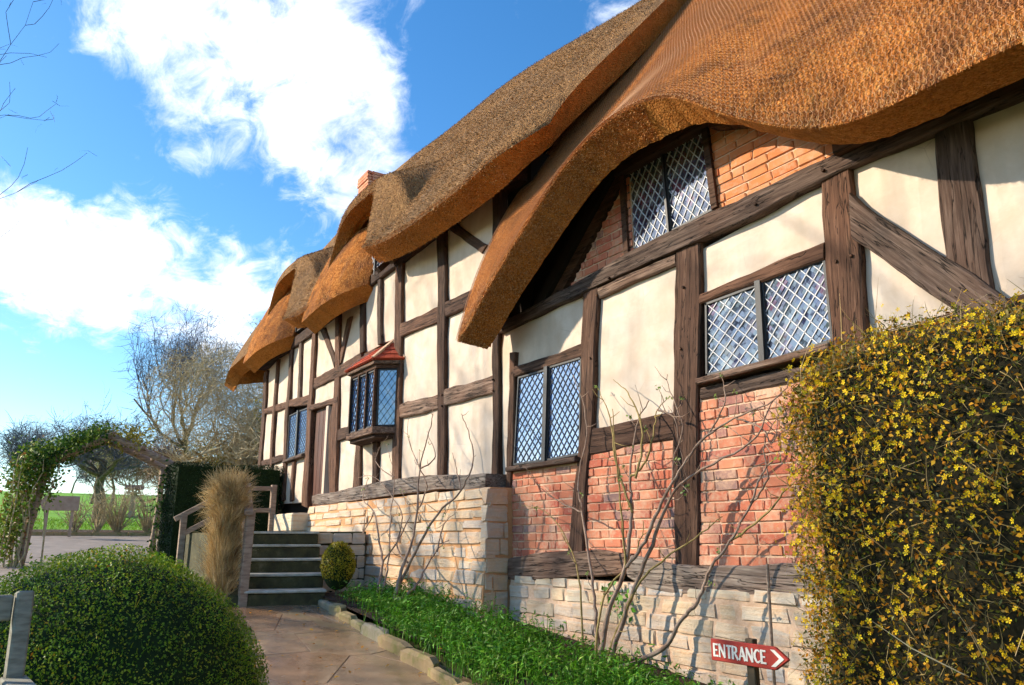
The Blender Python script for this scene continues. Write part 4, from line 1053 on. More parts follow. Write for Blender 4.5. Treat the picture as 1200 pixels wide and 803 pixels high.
def roof_normal(fn, X, s):
    e = 0.01
    du = roof_point(fn, X + e, s) - roof_point(fn, X - e, s); dv = roof_point(fn, X, s + e) - roof_point(fn, X, np.maximum(s - e, 0))
    n = np.cross(du, dv); n /= np.linalg.norm(n, axis=-1, keepdims=True)
    return n
def roof(name, fn, X, S, th, mats, flat=None):
    gX, gS = np.meshgrid(X, S, indexing='ij')
    top = roof_point(fn, gX, gS); n = roof_normal(fn, gX, gS)
    tw = th * np.ones(gX.shape)
    off = -n*tw[..., None]
    if flat is not None:                               # where the eave is cut level the lip runs straight back
        k = flat(gX)[..., None]*np.exp(-(gS/0.25)**2)[..., None]
        off = off*(1 - k) + np.array([0, 0.30, -0.015])*k
    bot = top + off
    # round the lip a little and roughen it
    top[:, 0] += n[:, 0]*-0.012
    bot[:, 0, 2] -= 0.01 + 0.004*rng.standard_normal(len(X))
    a, b = gX.shape; id0 = np.arange(a*b).reshape(a, b); id1 = id0 + a*b
    F = [np.stack([id0[:-1, :-1], id0[1:, :-1], id0[1:, 1:], id0[:-1, 1:]], -1).reshape(-1, 4),
         np.stack([id1[:-1, :-1], id1[:-1, 1:], id1[1:, 1:], id1[1:, :-1]], -1).reshape(-1, 4)]
    nt, nb = len(F[0]), len(F[1])
    rim = lambda p, q: np.stack([p[:-1], q[:-1], q[1:], p[1:]], -1)
    F += [rim(id0[:, 0], id1[:, 0]), rim(id1[:, -1], id0[:, -1]), rim(id1[0], id0[0]), rim(id0[-1], id1[-1])]
    f = np.concatenate(F); mi = np.ones(len(f), int); mi[:nt] = 0
    me = npmesh(name, np.concatenate([top.reshape(-1, 3), bot.reshape(-1, 3)]), f, mats, True, mi)
    o = bpy.data.objects.new(name, me); COL.objects.link(o); cot(o)
    md = o.modifiers.new('edges', 'EDGE_SPLIT'); md.split_angle = R(50)
    return o
Sr = np.concatenate([np.linspace(0, 1.0, 34), np.linspace(1.05, 5.4, 70)])
rr = roof('thatch_roof', roof_right, np.arange(-7.1, 1.7, 0.05), Sr, 0.33, [M['thatch_new'], M['thatch_cut']], lambda x: np.clip((x + 4.0)/0.7, 0, 1))
rr['label'] = 'orange thatch with wire netting swept in an eyebrow over the gable window'
rl = roof('thatch_roof', roof_left, np.arange(-17.4, -5.94, 0.04), Sr, 0.31, [M['thatch_old'], M['thatch_cut']])
rl['label'] = 'grey-brown weathered thatch of the far range with two small hoods'

def cheek(x0, x1, zb):
    # rolled skirt of thatch under the far side of a hood, turning in towards its little window
    na, ns = 26, 16; top, bot = [], []
    for i in range(na + 1):
        a = i/na
        for j in range(ns + 1):
            t = j/ns
            y = -0.61 + 0.50*t**1.25 + 0.52*a**3.2; z = zb + 0.34*a**1.6 + (1.32 - 0.2*a)*t - 0.10*(1 - t)**4
            top.append((x0 + (x1 - x0)*a + 0.10*a*t, y, z)); bot.append((x0 + (x1 - x0)*a - 0.05*a, y + 0.24 + 0.05*t, z - 0.16*(1 - t)))
    V = np.array(top + bot); id0 = np.arange((na + 1)*(ns + 1)).reshape(na + 1, ns + 1); id1 = id0 + id0.size
    F = [np.stack([id0[:-1, :-1], id0[1:, :-1], id0[1:, 1:], id0[:-1, 1:]], -1).reshape(-1, 4), np.stack([id1[:-1, :-1], id1[:-1, 1:], id1[1:, 1:], id1[1:, :-1]], -1).reshape(-1, 4)]
    rim = lambda p, q: np.stack([p[:-1], q[:-1], q[1:], p[1:]], -1)
    nt = len(F[0]); F += [rim(id0[:, 0], id1[:, 0]), rim(id1[:, -1], id0[:, -1]), rim(id1[0], id0[0]), rim(id0[-1], id1[-1])]
    f = np.concatenate(F); mi = np.ones(len(f), int); mi[:nt] = 0
    mi[-ns:] = 0
    o = obj('thatch_skirt', npmesh('thatch_skirt', V, f, [M['thatch_new'], M['thatch_cut']], True, mi), rl)
    o.modifiers.new('edges', 'EDGE_SPLIT').split_angle = R(50)
cheek(-12.2, -10.72, 5.02); cheek(-15.85, -14.35, 5.02)
def straw_ends(fn, parent, n, X0, X1, S1, mat, ln, wd):
    X = rng.uniform(X0, X1, n); s = rng.uniform(0, 1, n)**1.2 * S1
    p = roof_point(fn, X, s); nn = roof_normal(fn, X, s)
    dn = roof_point(fn, X, np.maximum(s - 0.03, 0)) - roof_point(fn, X, s + 0.02); dn /= np.linalg.norm(dn, axis=1, keepdims=True)
    d = dn*rng.uniform(0.4, 1.0, (n, 1)) + nn*rng.uniform(0.25, 0.8, (n, 1)) + rng.normal(0, .35, (n, 3)); d /= np.linalg.norm(d, axis=1, keepdims=True)
    w = np.cross(d, rng.standard_normal((n, 3))); w /= np.linalg.norm(w, axis=1, keepdims=True)
    L = ln*rng.uniform(.5, 1.6, (n, 1)); wdt = wd*rng.uniform(.6, 1.4, (n, 1))
    base = p - nn*0.004
    V = np.stack([base - w*wdt, base + w*wdt, base + d*L + w*wdt*.6, base + d*L - w*wdt*.6], 1).reshape(-1, 3)
    o = obj('straw_ends', npmesh('straw_ends', V, np.arange(4*n).reshape(n, 4), mat), parent)
    return tag(o, kind='stuff')
straw_ends(roof_right, rr, 110000, -7.08, -0.6, 3.4, M['straw'], 0.012, 0.0019)
straw_ends(roof_left, rl, 80000, -14.0, -6.1, 3.6, M['straw_old'], 0.024, 0.003)
def lip_straw(fn, parent, n, X0, X1, mat):
    X = rng.uniform(X0, X1, n); s_ = rng.uniform(0, .05, n)
    p = roof_point(fn, X, s_); nn = roof_normal(fn, X, s_ + .02)
    dn = roof_point(fn, X, s_*0) - roof_point(fn, X, s_*0 + 0.05); dn = dn/np.linalg.norm(dn, axis=1, keepdims=True)
    d = dn + rng.normal(0, .28, (n, 3)) + nn*rng.uniform(-.2, .25, (n, 1)); d /= np.linalg.norm(d, axis=1, keepdims=True)
    w = np.cross(d, rng.standard_normal((n, 3))); w /= np.linalg.norm(w, axis=1, keepdims=True)
    L = rng.gamma(2.0, .008, (n, 1)); wd = .0014
    V = np.stack([p - w*wd - d*.01, p + w*wd - d*.01, p + d*L + w*wd*.6, p + d*L - w*wd*.6], 1).reshape(-1, 3)
    return tag(obj('loose_straw', npmesh('loose_straw', V, np.arange(4*n).reshape(n, 4), mat), parent), kind='stuff')
lip_straw(roof_right, rr, 9000, -7.05, -0.7, M['straw']); lip_straw(roof_left, rl, 7000, -13.0, -6.2, M['straw'])
def reed_cut(o_parent, fn, X0, X1, n, th, mat):
    """cut reed butts standing out of the eave face"""
    X = rng.uniform(X0, X1, n); t = rng.uniform(0.02, 0.98, (n, 1))
    z0 = np.zeros(n)
    top = roof_point(fn, X, z0); nn = roof_normal(fn, X, z0); p = top - nn*th*t
    dn = roof_point(fn, X, z0) - roof_point(fn, X, z0 + 0.04); dn /= np.linalg.norm(dn, axis=1, keepdims=True)
    d = dn + rng.normal(0, .3, (n, 3)); d /= np.linalg.norm(d, axis=1, keepdims=True)
    w = np.cross(d, rng.standard_normal((n, 3))); w /= np.linalg.norm(w, axis=1, keepdims=True)
    L = rng.uniform(.004, .018, (n, 1)); wdt = 0.0024
    p = p + np.array([[0, 0, -0.004]])*t
    V = np.stack([p - w*wdt, p + w*wdt, p + d*L + w*wdt, p + d*L - w*wdt], 1).reshape(-1, 3)
    return tag(obj('reed_butts', npmesh('reed_butts', V, np.arange(4*n).reshape(n, 4), mat), o_parent), kind='stuff')
reed_cut(rr, roof_right, -7.0, -4.0, 22000, 0.33, M['straw'])
reed_cut(rl, roof_left, -13.0, -6.3, 16000, 0.33, M['straw'])
def netting(fn, parent, X0, X1, S1, cell, rad, mat):
    """hexagonal wire netting lying on the thatch"""
    # arc-length table along the slope
    dx = cell*math.sqrt(3)/2; cols = int((X1 - X0)/cell); rowsn = int(S1*1.75/(cell*0.866))
    ed = []
    a = cell/math.sqrt(3)
    for r in range(rowsn):
        for c in range(cols):
            cx = (c + (0.5 if r % 2 else 0))*cell; cy = r*a*1.5
            v = [(cx + a*math.sin(math.pi/3*k), cy + a*math.cos(math.pi/3*k)) for k in range(6)]
            ed += [(v[0], v[1]), (v[1], v[2]), (v[2], v[3])]
    E = np.array(ed)                                   # (n,2,2)
    Xs = X0 + E[..., 0] + 0.012*np.sin(E[..., 1]*3.1 + E[..., 0]*1.7); arc = E[..., 1]
    st = np.linspace(0, S1*1.3, 200)
    pm = roof_point(fn, np.full(200, (X0+X1)/2 - 0.5), st); al = np.concatenate([[0], np.cumsum(np.linalg.norm(np.diff(pm, axis=0), axis=1))])
    ss = np.interp(arc, al, st)
    P = roof_point(fn, Xs, ss) + roof_normal(fn, Xs, ss)*0.016
    keep = (ss.max(1) < S1*1.25)
    P = P[keep]; n = len(P)
    d = P[:, 1] - P[:, 0]; d /= np.linalg.norm(d, axis=1, keepdims=True) + 1e-9
    a1 = np.cross(d, [0.3, -0.7, 0.64]); a1 /= np.linalg.norm(a1, axis=1, keepdims=True) + 1e-9; a2 = np.cross(d, a1)
    V = []
    for e in (0, 1):
        for k in range(3):
            t = 2*math.pi*k/3; V.append(P[:, e] + (a1*math.cos(t) + a2*math.sin(t))*rad)
    V = np.stack(V, 1).reshape(-1, 3); b = np.arange(n)[:, None]*6
    F = np.concatenate([b + np.array([[k, (k+1) % 3, (k+1) % 3 + 3, k + 3]]) for k in range(3)])
    return tag(obj('wire_netting', npmesh('wire_netting', V, F, mat), parent), kind='stuff')
netting(roof_right, rr, -7.0, -0.7, 3.0, 0.040, 0.0017, M['wire'])


# gable end of the taller range, a ridge finial and the far chimney
mb = MB(); mb.add([(-6.62, 0.1, 4.7), (-6.62, 4.3, 4.7), (-6.62, 2.2, 8.3), (-6.9, 0.1, 4.7), (-6.9, 4.3, 4.7), (-6.9, 2.2, 8.3)], [(0,1,2),(5,4,3),(0,3,4,1),(1,4,5,2),(2,5,3,0)])
cot(mb.build('gable_wall', M['shade_fill']))
ch = cot(bpy.data.objects.new('chimney', None)); COL.objects.link(ch)
cz = 9.05
for r in range(14):
    for k, (ax, ay, sx, sy) in enumerate([(0, -.22, .62, .10), (0, .22, .62, .10), (-.26, 0, .10, .34), (.26, 0, .10, .34)]):
        o = bpy.data.objects.new('brick', BR['brick'][(r + k) % 6]); COL.objects.link(o); o.parent = ch
        g = 0.05 if r >= 11 else 0
        o.location = (-16.6 + ax*(1 + g*2), 2.3 + ay*(1 + g*2), cz + r*0.078); o.scale = (sx*(1 + g), sy*(1 + g), 0.07)
mb = MB(); mb.box(-16.88, -16.32, 2.06, 2.54, cz - .6, cz + 1.05); mb.build('stack', M['mortar'], ch)

# ------------------------------------------------------------------ steps, landing and handrails
SD = Vector((-0.966, 0.259, 0)); SN = Vector((0.259, 0.966, 0)); S0 = Vector((-8.50, -1.74, 0.80))
steps = empty('stone_steps', tuple(S0)); tag(steps, 'flight of five mossy stone steps, risers painted in shade, treads painted sunlit', 'steps')
steps_inv = Matrix.Translation(-S0)
RISE, TREAD, HALF = 0.154, 0.36, 0.42
def stp(o): o.parent = steps; o.matrix_parent_inverse = steps_inv; return o
for k in range(5):
    z0, z1 = 0.55, 0.80 + RISE*(k + 1)
    a = S0 + SD*(TREAD*k); b = S0 + SD*(TREAD*5 + 0.3)
    h = HALF + (0.0 if k else 0.0)
    mb = MB(); mb.slab([(p.x, p.y) for p in (a - SN*h, a + SN*h, b + SN*h, b - SN*h)], z0 + k*0.01, z1 - 0.03); stp(mb.build('riser', M['step'], bevel=0.01))
    f = a - SD*0.025; e = a + SD*(TREAD + 0.02)
    mb = MB(); mb.slab([(p.x, p.y) for p in (f - SN*(h + .01), f + SN*(h + .01), e + SN*(h + .01), e - SN*(h + .01))], z1 - 0.028, z1); stp(mb.build('tread', M['tread_lit'], bevel=0.008))
mb = MB(); a = S0 - SN*(HALF + .09); b = a + SD*2.0
mb.add([tuple(a - SN*.07 + Vector((0,0,-.3))), tuple(a + SN*.07 + Vector((0,0,-.3))), tuple(b + SN*.07 + Vector((0,0,-.3))), tuple(b - SN*.07 + Vector((0,0,-.3))),
        tuple(a - SN*.05 + Vector((0,0,.10))), tuple(a + SN*.05 + Vector((0,0,.10))), tuple(b + SN*.05 + Vector((0,0,.72))), tuple(b - SN*.05 + Vector((0,0,.72)))],
       [(0,3,2,1),(4,5,6,7),(0,1,5,4),(1,2,6,5),(2,3,7,6),(3,0,4,7)])
stp(mb.build('side_wall', M['step']))
mb = MB(); mb.slab([(-10.0, -1.75), (-10.0, -0.72), (-9.7, -0.36), (-13.3, -0.25), (-13.3, -1.85)], 0.6, 1.575)
landing = tag(mb.build('landing', M['step']), kind='structure')
stone_face((-10.0, -1.0), (-9.7, -0.36), 0.7, 1.56, 6, landing)

def rail_thing(label, posts, rails):
    o = empty('handrail', tuple(posts[0][0]))
    inv = Matrix.Translation(-Vector(posts[0][0]))
    for (p, q, w) in posts:
        mb = MB(); mb.bar(p, q, w, w, up=(1, 0, 0)); c = mb.build('post', M['rail'], bevel=0.006); c.parent = o; c.matrix_parent_inverse = inv
    for (p, q, w, h) in rails:
        mb = MB(); mb.bar(p, q, w, h); c = mb.build('rail', M['rail'], bevel=0.005); c.parent = o; c.matrix_parent_inverse = inv
    return tag(o, label, 'handrail', 'timber handrails at the steps')
rail_thing('timber handrail post and rail at the foot of the steps beside dry grass', [((-8.62, -2.14, 0.78), (-8.64, -2.12, 1.76), 0.085)],
           [((-8.56, -2.16, 1.74), (-9.9, -1.86, 2.12), 0.09, 0.05), ((-8.6, -2.15, 1.30), (-9.9, -1.86, 1.72), 0.05, 0.06)])
rail_thing('horizontal timber rails with end post beside the cottage doorway', [((-13.2, -0.57, 1.5), (-13.2, -0.57, 2.36), 0.085), ((-13.2, -1.45, 1.5), (-13.2, -1.45, 2.3), 0.08)],
           [((-13.2, -0.56, 2.30), (-13.2, -1.5, 2.28), 0.06, 0.07), ((-13.2, -0.56, 1.95), (-13.2, -1.5, 1.93), 0.05, 0.07)])
rail_thing('sloping grey timber handrail in front of the dark hedge', [((-13.1, -1.95, 1.1), (-13.1, -1.95, 1.86), 0.09)],
           [((-13.1, -1.5, 2.12), (-13.1, -2.08, 1.78), 0.06, 0.075), ((-13.1, -1.5, 1.82), (-13.1, -1.98, 1.54), 0.05, 0.075)])

# ------------------------------------------------------------------ foliage helpers
def unit(a): return a/(np.linalg.norm(a, axis=-1, keepdims=True) + 1e-9)
def leaves(name, pos, nrm, size, mat, parent, spread=0.6, aspect=0.55, droop=0.0, kind='stuff'):
    n = len(pos)
    N = unit(nrm + spread*rng.standard_normal((n, 3))); u = unit(np.cross(N, rng.standard_normal((n, 3)))); u[:, 2] -= droop; u = unit(u); v = np.cross(N, u)
    L = (size*rng.uniform(.6, 1.35, n))[:, None]
    fold = N*L*0.12
    V = np.stack([pos - u*L*.5, pos + v*L*aspect*.5 + fold, pos + u*L*.5, pos - v*L*aspect*.5 + fold], 1).reshape(-1, 3)
    o = obj(name, npmesh(name, V, np.arange(4*n).reshape(n, 4), mat), parent)
    if kind: o['kind'] = kind
    return o
def blades(name, base, direc, length, width, mat, parent, bend=0.3, kind='stuff'):
    """thin tapering blades of two segments"""
    n = len(base); d = unit(direc); L = length[:, None] if isinstance(length, np.ndarray) else length*rng.uniform(.6, 1.3, (n, 1))
    w = unit(np.cross(d, rng.standard_normal((n, 3)))); b = rng.standard_normal((n, 3))*bend
    mid = base + d*L*.55 + b*L*.12; tip = base + unit(d + b*.5)*L
    V = np.stack([base - w*width, base + w*width, mid + w*width*.8, mid - w*width*.8, tip + w*width*.25, tip - w*width*.25], 1).reshape(-1, 3)
    b6 = np.arange(n)[:, None]*6
    F = np.concatenate([b6 + np.array([[0, 1, 2, 3]]), b6 + np.array([[3, 2, 4, 5]])])
    o = obj(name, npmesh(name, V, F, mat), parent)
    if kind: o['kind'] = kind
    return o
def lump(p, seeds_=4.0, amp=1.0):
    return amp*(np.sin(p[:, 0]*seeds_ + 1.3)*np.sin(p[:, 1]*seeds_*1.2 + .4) + np.sin(p[:, 2]*seeds_*1.4 + 2.1)*np.sin((p[:, 0] - p[:, 1])*seeds_*.8))*.5
def sphere_dirs(n, upper=False):
    d = unit(rng.standard_normal((n, 3)))
    if upper: d[:, 2] = np.abs(d[:, 2])
    return d
def ico(name, mat, parent, fn, sub=4):
    bm = bmesh.new(); bmesh.ops.create_icosphere(bm, subdivisions=sub, radius=1)
    for v in bm.verts: v.co = fn(v.co)
    me = bpy.data.meshes.new(name); bm.to_mesh(me); bm.free(); me.materials.append(mat)
    return obj(name, me, parent)

# clipped dome of box in the foreground
DC = np.array([-5.1, -3.82, 0.42]); DR = np.array([0.93, 0.93, 0.98])
box = empty('box_bush', tuple(DC)); tag(box, 'large clipped green dome bush in the left foreground', 'bush')
def dome_r(d): return 1 + 0.05*lump(d*1.0, 4.3) + 0.022*lump(d, 12.0)
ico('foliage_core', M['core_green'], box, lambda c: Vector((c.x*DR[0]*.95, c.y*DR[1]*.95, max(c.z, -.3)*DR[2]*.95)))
d = sphere_dirs(120000); d = d[d[:, 2] > -0.3]
n = len(d); dep = rng.uniform(0.93, 1.02, (n, 1))
leaves('foliage', d*DR*dep*dome_r(d)[:, None], d/DR, 0.0145, M['box_leaf'], box, 0.8, 0.62)

d = sphere_dirs(2600); d = d[d[:, 2] > 0.0]
blades('shoot', d*DR*0.97, d + rng.normal(0, .3, d.shape) + [0, 0, .3], 0.055, 0.0022, M['box_leaf'], box, .4)
d = sphere_dirs(5000); d = d[(d[:, 2] > -0.2) & (lump(d, 4.2) > 0.42)]
leaves('dead_leaf', d*DR*rng.uniform(.98, 1.03, (len(d), 1))*dome_r(d)[:, None], d, 0.016, M['jas_dead'], box, .9, .6)

# golden topiary by the steps
TC = np.array([-8.42, -1.2, 1.18])
top_ = empty('topiary_bush', (TC[0], TC[1], 0.85)); tag(top_, 'small golden clipped topiary ball beside the stone steps', 'bush')
d = sphere_dirs(7000); rr_ = np.array([.185, .185, .27])*np.where(d[:, 2:3] < 0, 1 - .25*np.abs(d[:, 2:3]), 1)
ico('foliage_core', M['core_green'], top_, lambda c: Vector((c.x*.165, c.y*.165, c.z*.24 + TC[2] - .85)))
leaves('foliage', d*rr_*rng.uniform(.9, 1.04, (len(d), 1)) + [0, 0, TC[2] - .85], d, 0.018, M['gold_leaf'], top_, 0.8, 0.6)
mb = MB(); mb.tube([(0, 0, -0.05), (0.01, 0, .2)], [.025, .02], 6); mb.build('stem', M['bark'], top_)

# winter jasmine hedge against the wall on the right
JX0, JX1, JY0, JY1, JZ = -2.25, 1.6, -1.62, -0.2, 2.30
jas = empty('jasmine_bush', ((JX0 + JX1)/2, (JY0 + JY1)/2, 0.1)); tag(jas, 'tall clipped winter jasmine hedge covered in yellow flowers by the entrance sign', 'hedge')
JC = np.array([(JX0 + JX1)/2, (JY0 + JY1)/2, 1.1]); JH = np.array([(JX1 - JX0)/2, (JY1 - JY0)/2, JZ - 1.1]); JO = np.array(jas.location)
def jas_surf(d, k=1.0):
    p = 9.0
    r = (np.abs(d[:, 0]/JH[0])**p + np.abs(d[:, 1]/JH[1])**p + np.abs(d[:, 2]/JH[2])**p)**(-1/p)
    q = d*r[:, None]*k
    q = q + unit(q)*(0.025*lump(q + JC, 3.0) + 0.025*lump(q + JC, 9.0))[:, None]
    return q + JC
def jas_pts(n, lo, hi):
    # directions weighted to the faces that show (front, left, top)
    q = np.empty((n, 3)); f = rng.integers(0, 10, n)
    a = rng.uniform(-1, 1, (n, 3))
    a[f < 6, 1] = -1; a[(f >= 6) & (f < 8), 2] = 1; a[f >= 8, 0] = -1
    dd = a*JH
    return jas_surf(dd, 1.0)*1.0, dd
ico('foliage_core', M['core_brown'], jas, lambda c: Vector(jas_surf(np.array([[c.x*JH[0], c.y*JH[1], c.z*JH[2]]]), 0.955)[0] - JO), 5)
def jas_layer(n, din, dout):
    P, dd = jas_pts(n, 0, 0)
    nn = unit(np.sign(dd)*(np.abs(dd/JH)**8)/JH + 1e-6)
    return P - JO + nn*rng.uniform(-din, dout, (n, 1)), nn
p, nn = jas_layer(95000, 0.12, 0.03)
leaves('foliage', p, nn, 0.020, M['jas_leaf'], jas, 1.2, 0.4)
p, nn = jas_layer(16000, 0.14, 0.0)
dirs = nn*rng.uniform(0, .8, (len(p), 1)) + rng.standard_normal((len(p), 3))*.55 + [0, 0, .25]
o = blades('twig', p, dirs, 0.13, 0.0016, M['rose_green'], jas, 0.5)
p, nn = jas_layer(420, 0.06, 0.0)
blades('twig', p, rng.standard_normal((420, 3)) + [.2, 0, .3], 0.28, 0.0022, M['dry_grass'], jas, 0.35)
def flowers(name, P, N, size, mat, parent, petals=5):
    n = len(P); N = unit(N + .6*rng.standard_normal((n, 3))); u = unit(np.cross(N, rng.standard_normal((n, 3)))); v = np.cross(N, u)
    V = []
    sz = (size*rng.uniform(.7, 1.25, n))[:, None]
    for k in range(petals):
        for da, rad, h in ((0, 0.02, 0), (-.42, .75, .2), (0, 1.0, .28), (.42, .75, .2)):
            t = 2*math.pi*k/petals + da; V.append(P + (u*math.cos(t) + v*math.sin(t))*sz*rad + N*sz*h)
    V = np.stack(V, 1).reshape(-1, 3); b = (np.arange(n)[:, None]*petals*4)
    F = np.concatenate([b + np.arange(4)[None] + 4*k for k in range(petals)])
    return tag(obj(name, npmesh(name, V, F, mat), parent), kind='stuff')
def clump(P, N, k, spread):
    idx = rng.integers(0, len(P), k); return P[idx] + rng.normal(0, spread, (k, 3)), N[idx]
p, nn = jas_layer(2600, 0.0, 0.05)
p2, n2 = clump(p, nn, 9000, 0.034)
flowers('flower', p2, n2, 0.0112, M['jas_flower'], jas)
p, nn = jas_layer(24000, 0.05, 0.04)
leaves('withered_flower', p, nn, 0.021, M['jas_dead'], jas, 1.0, 0.55)

# ground cover in the bed
cov_ = empty('ground_cover', (-5.5, -1.0, 0.6)); tag(cov_, 'low bright green leafy plants along the foot of the wall', 'plants')
cl = []
while len(cl) < 460:
    x = random.uniform(-8.2, -2.4); y = random.uniform(-1.24 - 0.078*(x + 8.4), -0.42)
    if y > -0.75 and random.random() < 0.35: continue
    cl.append((x, y))
B_, D_, L_ = [], [], []
for x, y in cl:
    h = random.uniform(.07, .27); k = 44
    base = np.tile([x, y, ground_z(x) + .10], (k, 1)) + rng.normal(0, .03, (k, 3))*[1, 1, .2]
    dr = unit(rng.normal(0, .55, (k, 3))*[1, 1, .25] + [0, 0, .75])
    tt = rng.uniform(.35, 1, (k, 1))
    B_.append(base + dr*h*tt); D_.append(unit(dr + rng.normal(0, .7, (k, 3)))); L_.append(np.full(k, .055))
B_ = np.concatenate(B_); D_ = np.concatenate(D_)
leaves('foliage', B_ - np.array(cov_.location), D_*.4 + [0, -.2, .8], 0.048, M['cover_leaf'], cov_, 0.55, 0.26)
st_b = B_[::4] - np.array(cov_.location); blades('stem', st_b - [0, 0, .12], np.tile([0, 0, 1.], (len(st_b), 1)) + rng.normal(0, .15, st_b.shape), 0.14, 0.003, M['cover_leaf'], cov_, .1)
for x, y, lab in ((-5.35, -0.62, 'small spray of pale leaves on the wall behind the rose stems'),):
    pass

# climbing roses on the wall
def bez(pts, k=6):
    P = [Vector(p) for p in pts]; out = []
    for i in range(len(P) - 1):
        p0, p1, p2, p3 = P[max(i-1, 0)], P[i], P[i+1], P[min(i+2, len(P)-1)]
        for j in range(k):
            t = j/k; out.append(0.5*((2*p1) + (p2-p0)*t + (2*p0-5*p1+4*p2-p3)*t*t + (3*p1-p0-3*p2+p3)*t**3))
    out.append(P[-1]); return out
roses = []
for i, (lab, xy) in enumerate([('bare climbing rose trained over the brick panels, thick stems rising from the bed', (-5.3, -0.45)), ('bare thorny rose shrub against the stone plinth, left of the two', (-8.6, -1.0))]):
    o = empty('climbing_rose', (xy[0], xy[1], ground_z(xy[0]) + .1)); tag(o, lab, 'rose'); roses.append(o)
leafP = [[], []]
for pl, r0, r1, pts in STEMS:
    g = roses[pl]; loc = Vector(g.location)
    c = bez([Vector(p) - loc for p in pts]); n = len(c)
    c = [p + Vector([random.gauss(0, .004) for _ in range(3)]) for p in c]
    mb = MB(); mb.tube(c, [r0 + (r1 - r0)*i/(n-1) for i in range(n)], 6 if r0 > .012 else 5)
    # side shoots
    for k in range(3, n - 1, 3):
        if r0 + (r1 - r0)*k/(n-1) < .013 and random.random() < .75:
            d = Vector((random.gauss(0, 1), random.uniform(-.5, .1), random.gauss(.5, .7))).normalized(); L = random.uniform(.05, .20)
            q = [c[k], c[k] + d*L*.5, c[k] + d*L + Vector((random.gauss(0, .02), 0, random.uniform(0, .05)))]
            mb.tube(q, [.0038, .003, .0016], 4)
            if random.random() < .35: leafP[pl].append(tuple(q[-1]))
    if random.random() < .3: leafP[pl].append(tuple(c[-1]))
    mb.build('stem', M['rose_green'] if (pl == 0 and r0 in (.012, .011, .01)) else M['rose_stem'], g, smooth=True)
for pl in (0, 1):
    if leafP[pl]:
        P = np.repeat(np.array(leafP[pl]), 5, 0) + rng.normal(0, .012, (len(leafP[pl])*5, 3))
        leaves('leaf', P, np.tile([0, -1., .4], (len(P), 1)), 0.028, M['pale_leaf'], roses[pl], .6, .6)
gl = roses[0]
P = np.array([-5.02, -0.13, 0.98]) + rng.normal(0, 1, (46, 3))*[.10, .02, .075]
leaves('leaf', P - np.array(gl.location), np.tile([0, -1., .3], (46, 1)), 0.05, M['cover_leaf'], gl, .35, .7)

# entrance sign
sg = empty('entrance_sign', (-3.09, -0.9, 0.38)); tag(sg, 'small red arrow sign reading ENTRANCE in white letters', 'sign')
mb = MB(); mb.prism([(-.24, .425), (.20, .425), (.29, .485), (.205, .54), (-.24, .54)], -.012, .008); mb.build('board', M['sign_red'], sg, bevel=.004)
mb = MB(); mb.box(-.01, .045, .010, .05, -.15, .56); mb.build('post', M['sign_post'], sg, bevel=.004)
# flared capitals, each letter a flat raised shape: strokes as (x0,z0,x1,z1,w0,w1)
GL = {'E': [(0,0,0,1,.24,.22),(0,.94,.46,.94,.13,.16),(0,.5,.38,.5,.12,.14),(0,.06,.48,.06,.13,.16)],
      'N': [(.0,0,.0,1,.16,.16),(.0,.98,.62,.02,.24,.24),(.62,0,.62,1,.16,.16)],
      'T': [(.28,0,.28,1,.24,.22),(0,.94,.56,.94,.16,.16)],
      'R': [(0,0,0,1,.24,.22),(0,.94,.3,.94,.12,.12),(.28,.94,.44,.84,.14,.2),(.44,.86,.44,.62,.2,.2),(.44,.64,.26,.5,.2,.13),(0,.5,.3,.5,.12,.12),(.22,.5,.58,0,.18,.24)],
      'A': [(.0,0,.32,1,.14,.14),(.32,1,.66,0,.24,.26),(.1,.32,.52,.32,.12,.12)],
      'C': [(.58,.84,.4,.95,.12,.16),(.42,.95,.2,.9,.14,.18),(.2,.9,.03,.66,.18,.24),(.03,.68,.03,.34,.24,.24),(.03,.36,.2,.1,.24,.18),(.2,.1,.42,.04,.18,.14),(.4,.04,.58,.16,.16,.12)]}
adv = {'E': .66, 'N': .86, 'T': .72, 'R': .76, 'A': .86, 'C': .78}
tot = sum(adv[c] for c in 'ENTRANCE'); sx = 0.37/tot; sz = 0.068; xx = -.212
def stroke(mb, x0, z0, x1, z1, w0, w1, ox):
    a, b = Vector((ox + x0*sx, .449 + z0*sz)), Vector((ox + x1*sx, .449 + z1*sz)); d = (b - a).normalized(); nrm = Vector((-d.y, d.x))
    k = sx*.5
    a = a - d*0.001; b = b + d*0.001
    h = random.uniform(0.0, 0.0006)
    mb.prism([(a - nrm*w0*k)[:], (b - nrm*w1*k)[:], (b + nrm*w1*k)[:], (a + nrm*w0*k)[:]], -.0155 - h, -.010)
for ch_ in 'ENTRANCE':
    mb = MB()
    for s in GL[ch_]: stroke(mb, *s, xx)
    o = mb.build('letter', M['sign_white'], sg); xx += adv[ch_]*sx
mb = MB(); mb.prism([(.178, .525), (.205, .525), (.262, .485), (.205, .442), (.178, .442), (.232, .485)], -.0155, -.010); mb.build('arrowhead', M['sign_white'], sg)
cane = empty('garden_cane', (-3.25, -0.5, 0.35)); tag(cane, 'thin upright garden cane behind the entrance sign', 'cane')
mb = MB(); mb.tube([(0, 0, -.1), (.005, 0, .45), (.012, .01, .97)], [.010, .010, .009], 6); mb.build('cane', M['rail'], cane)

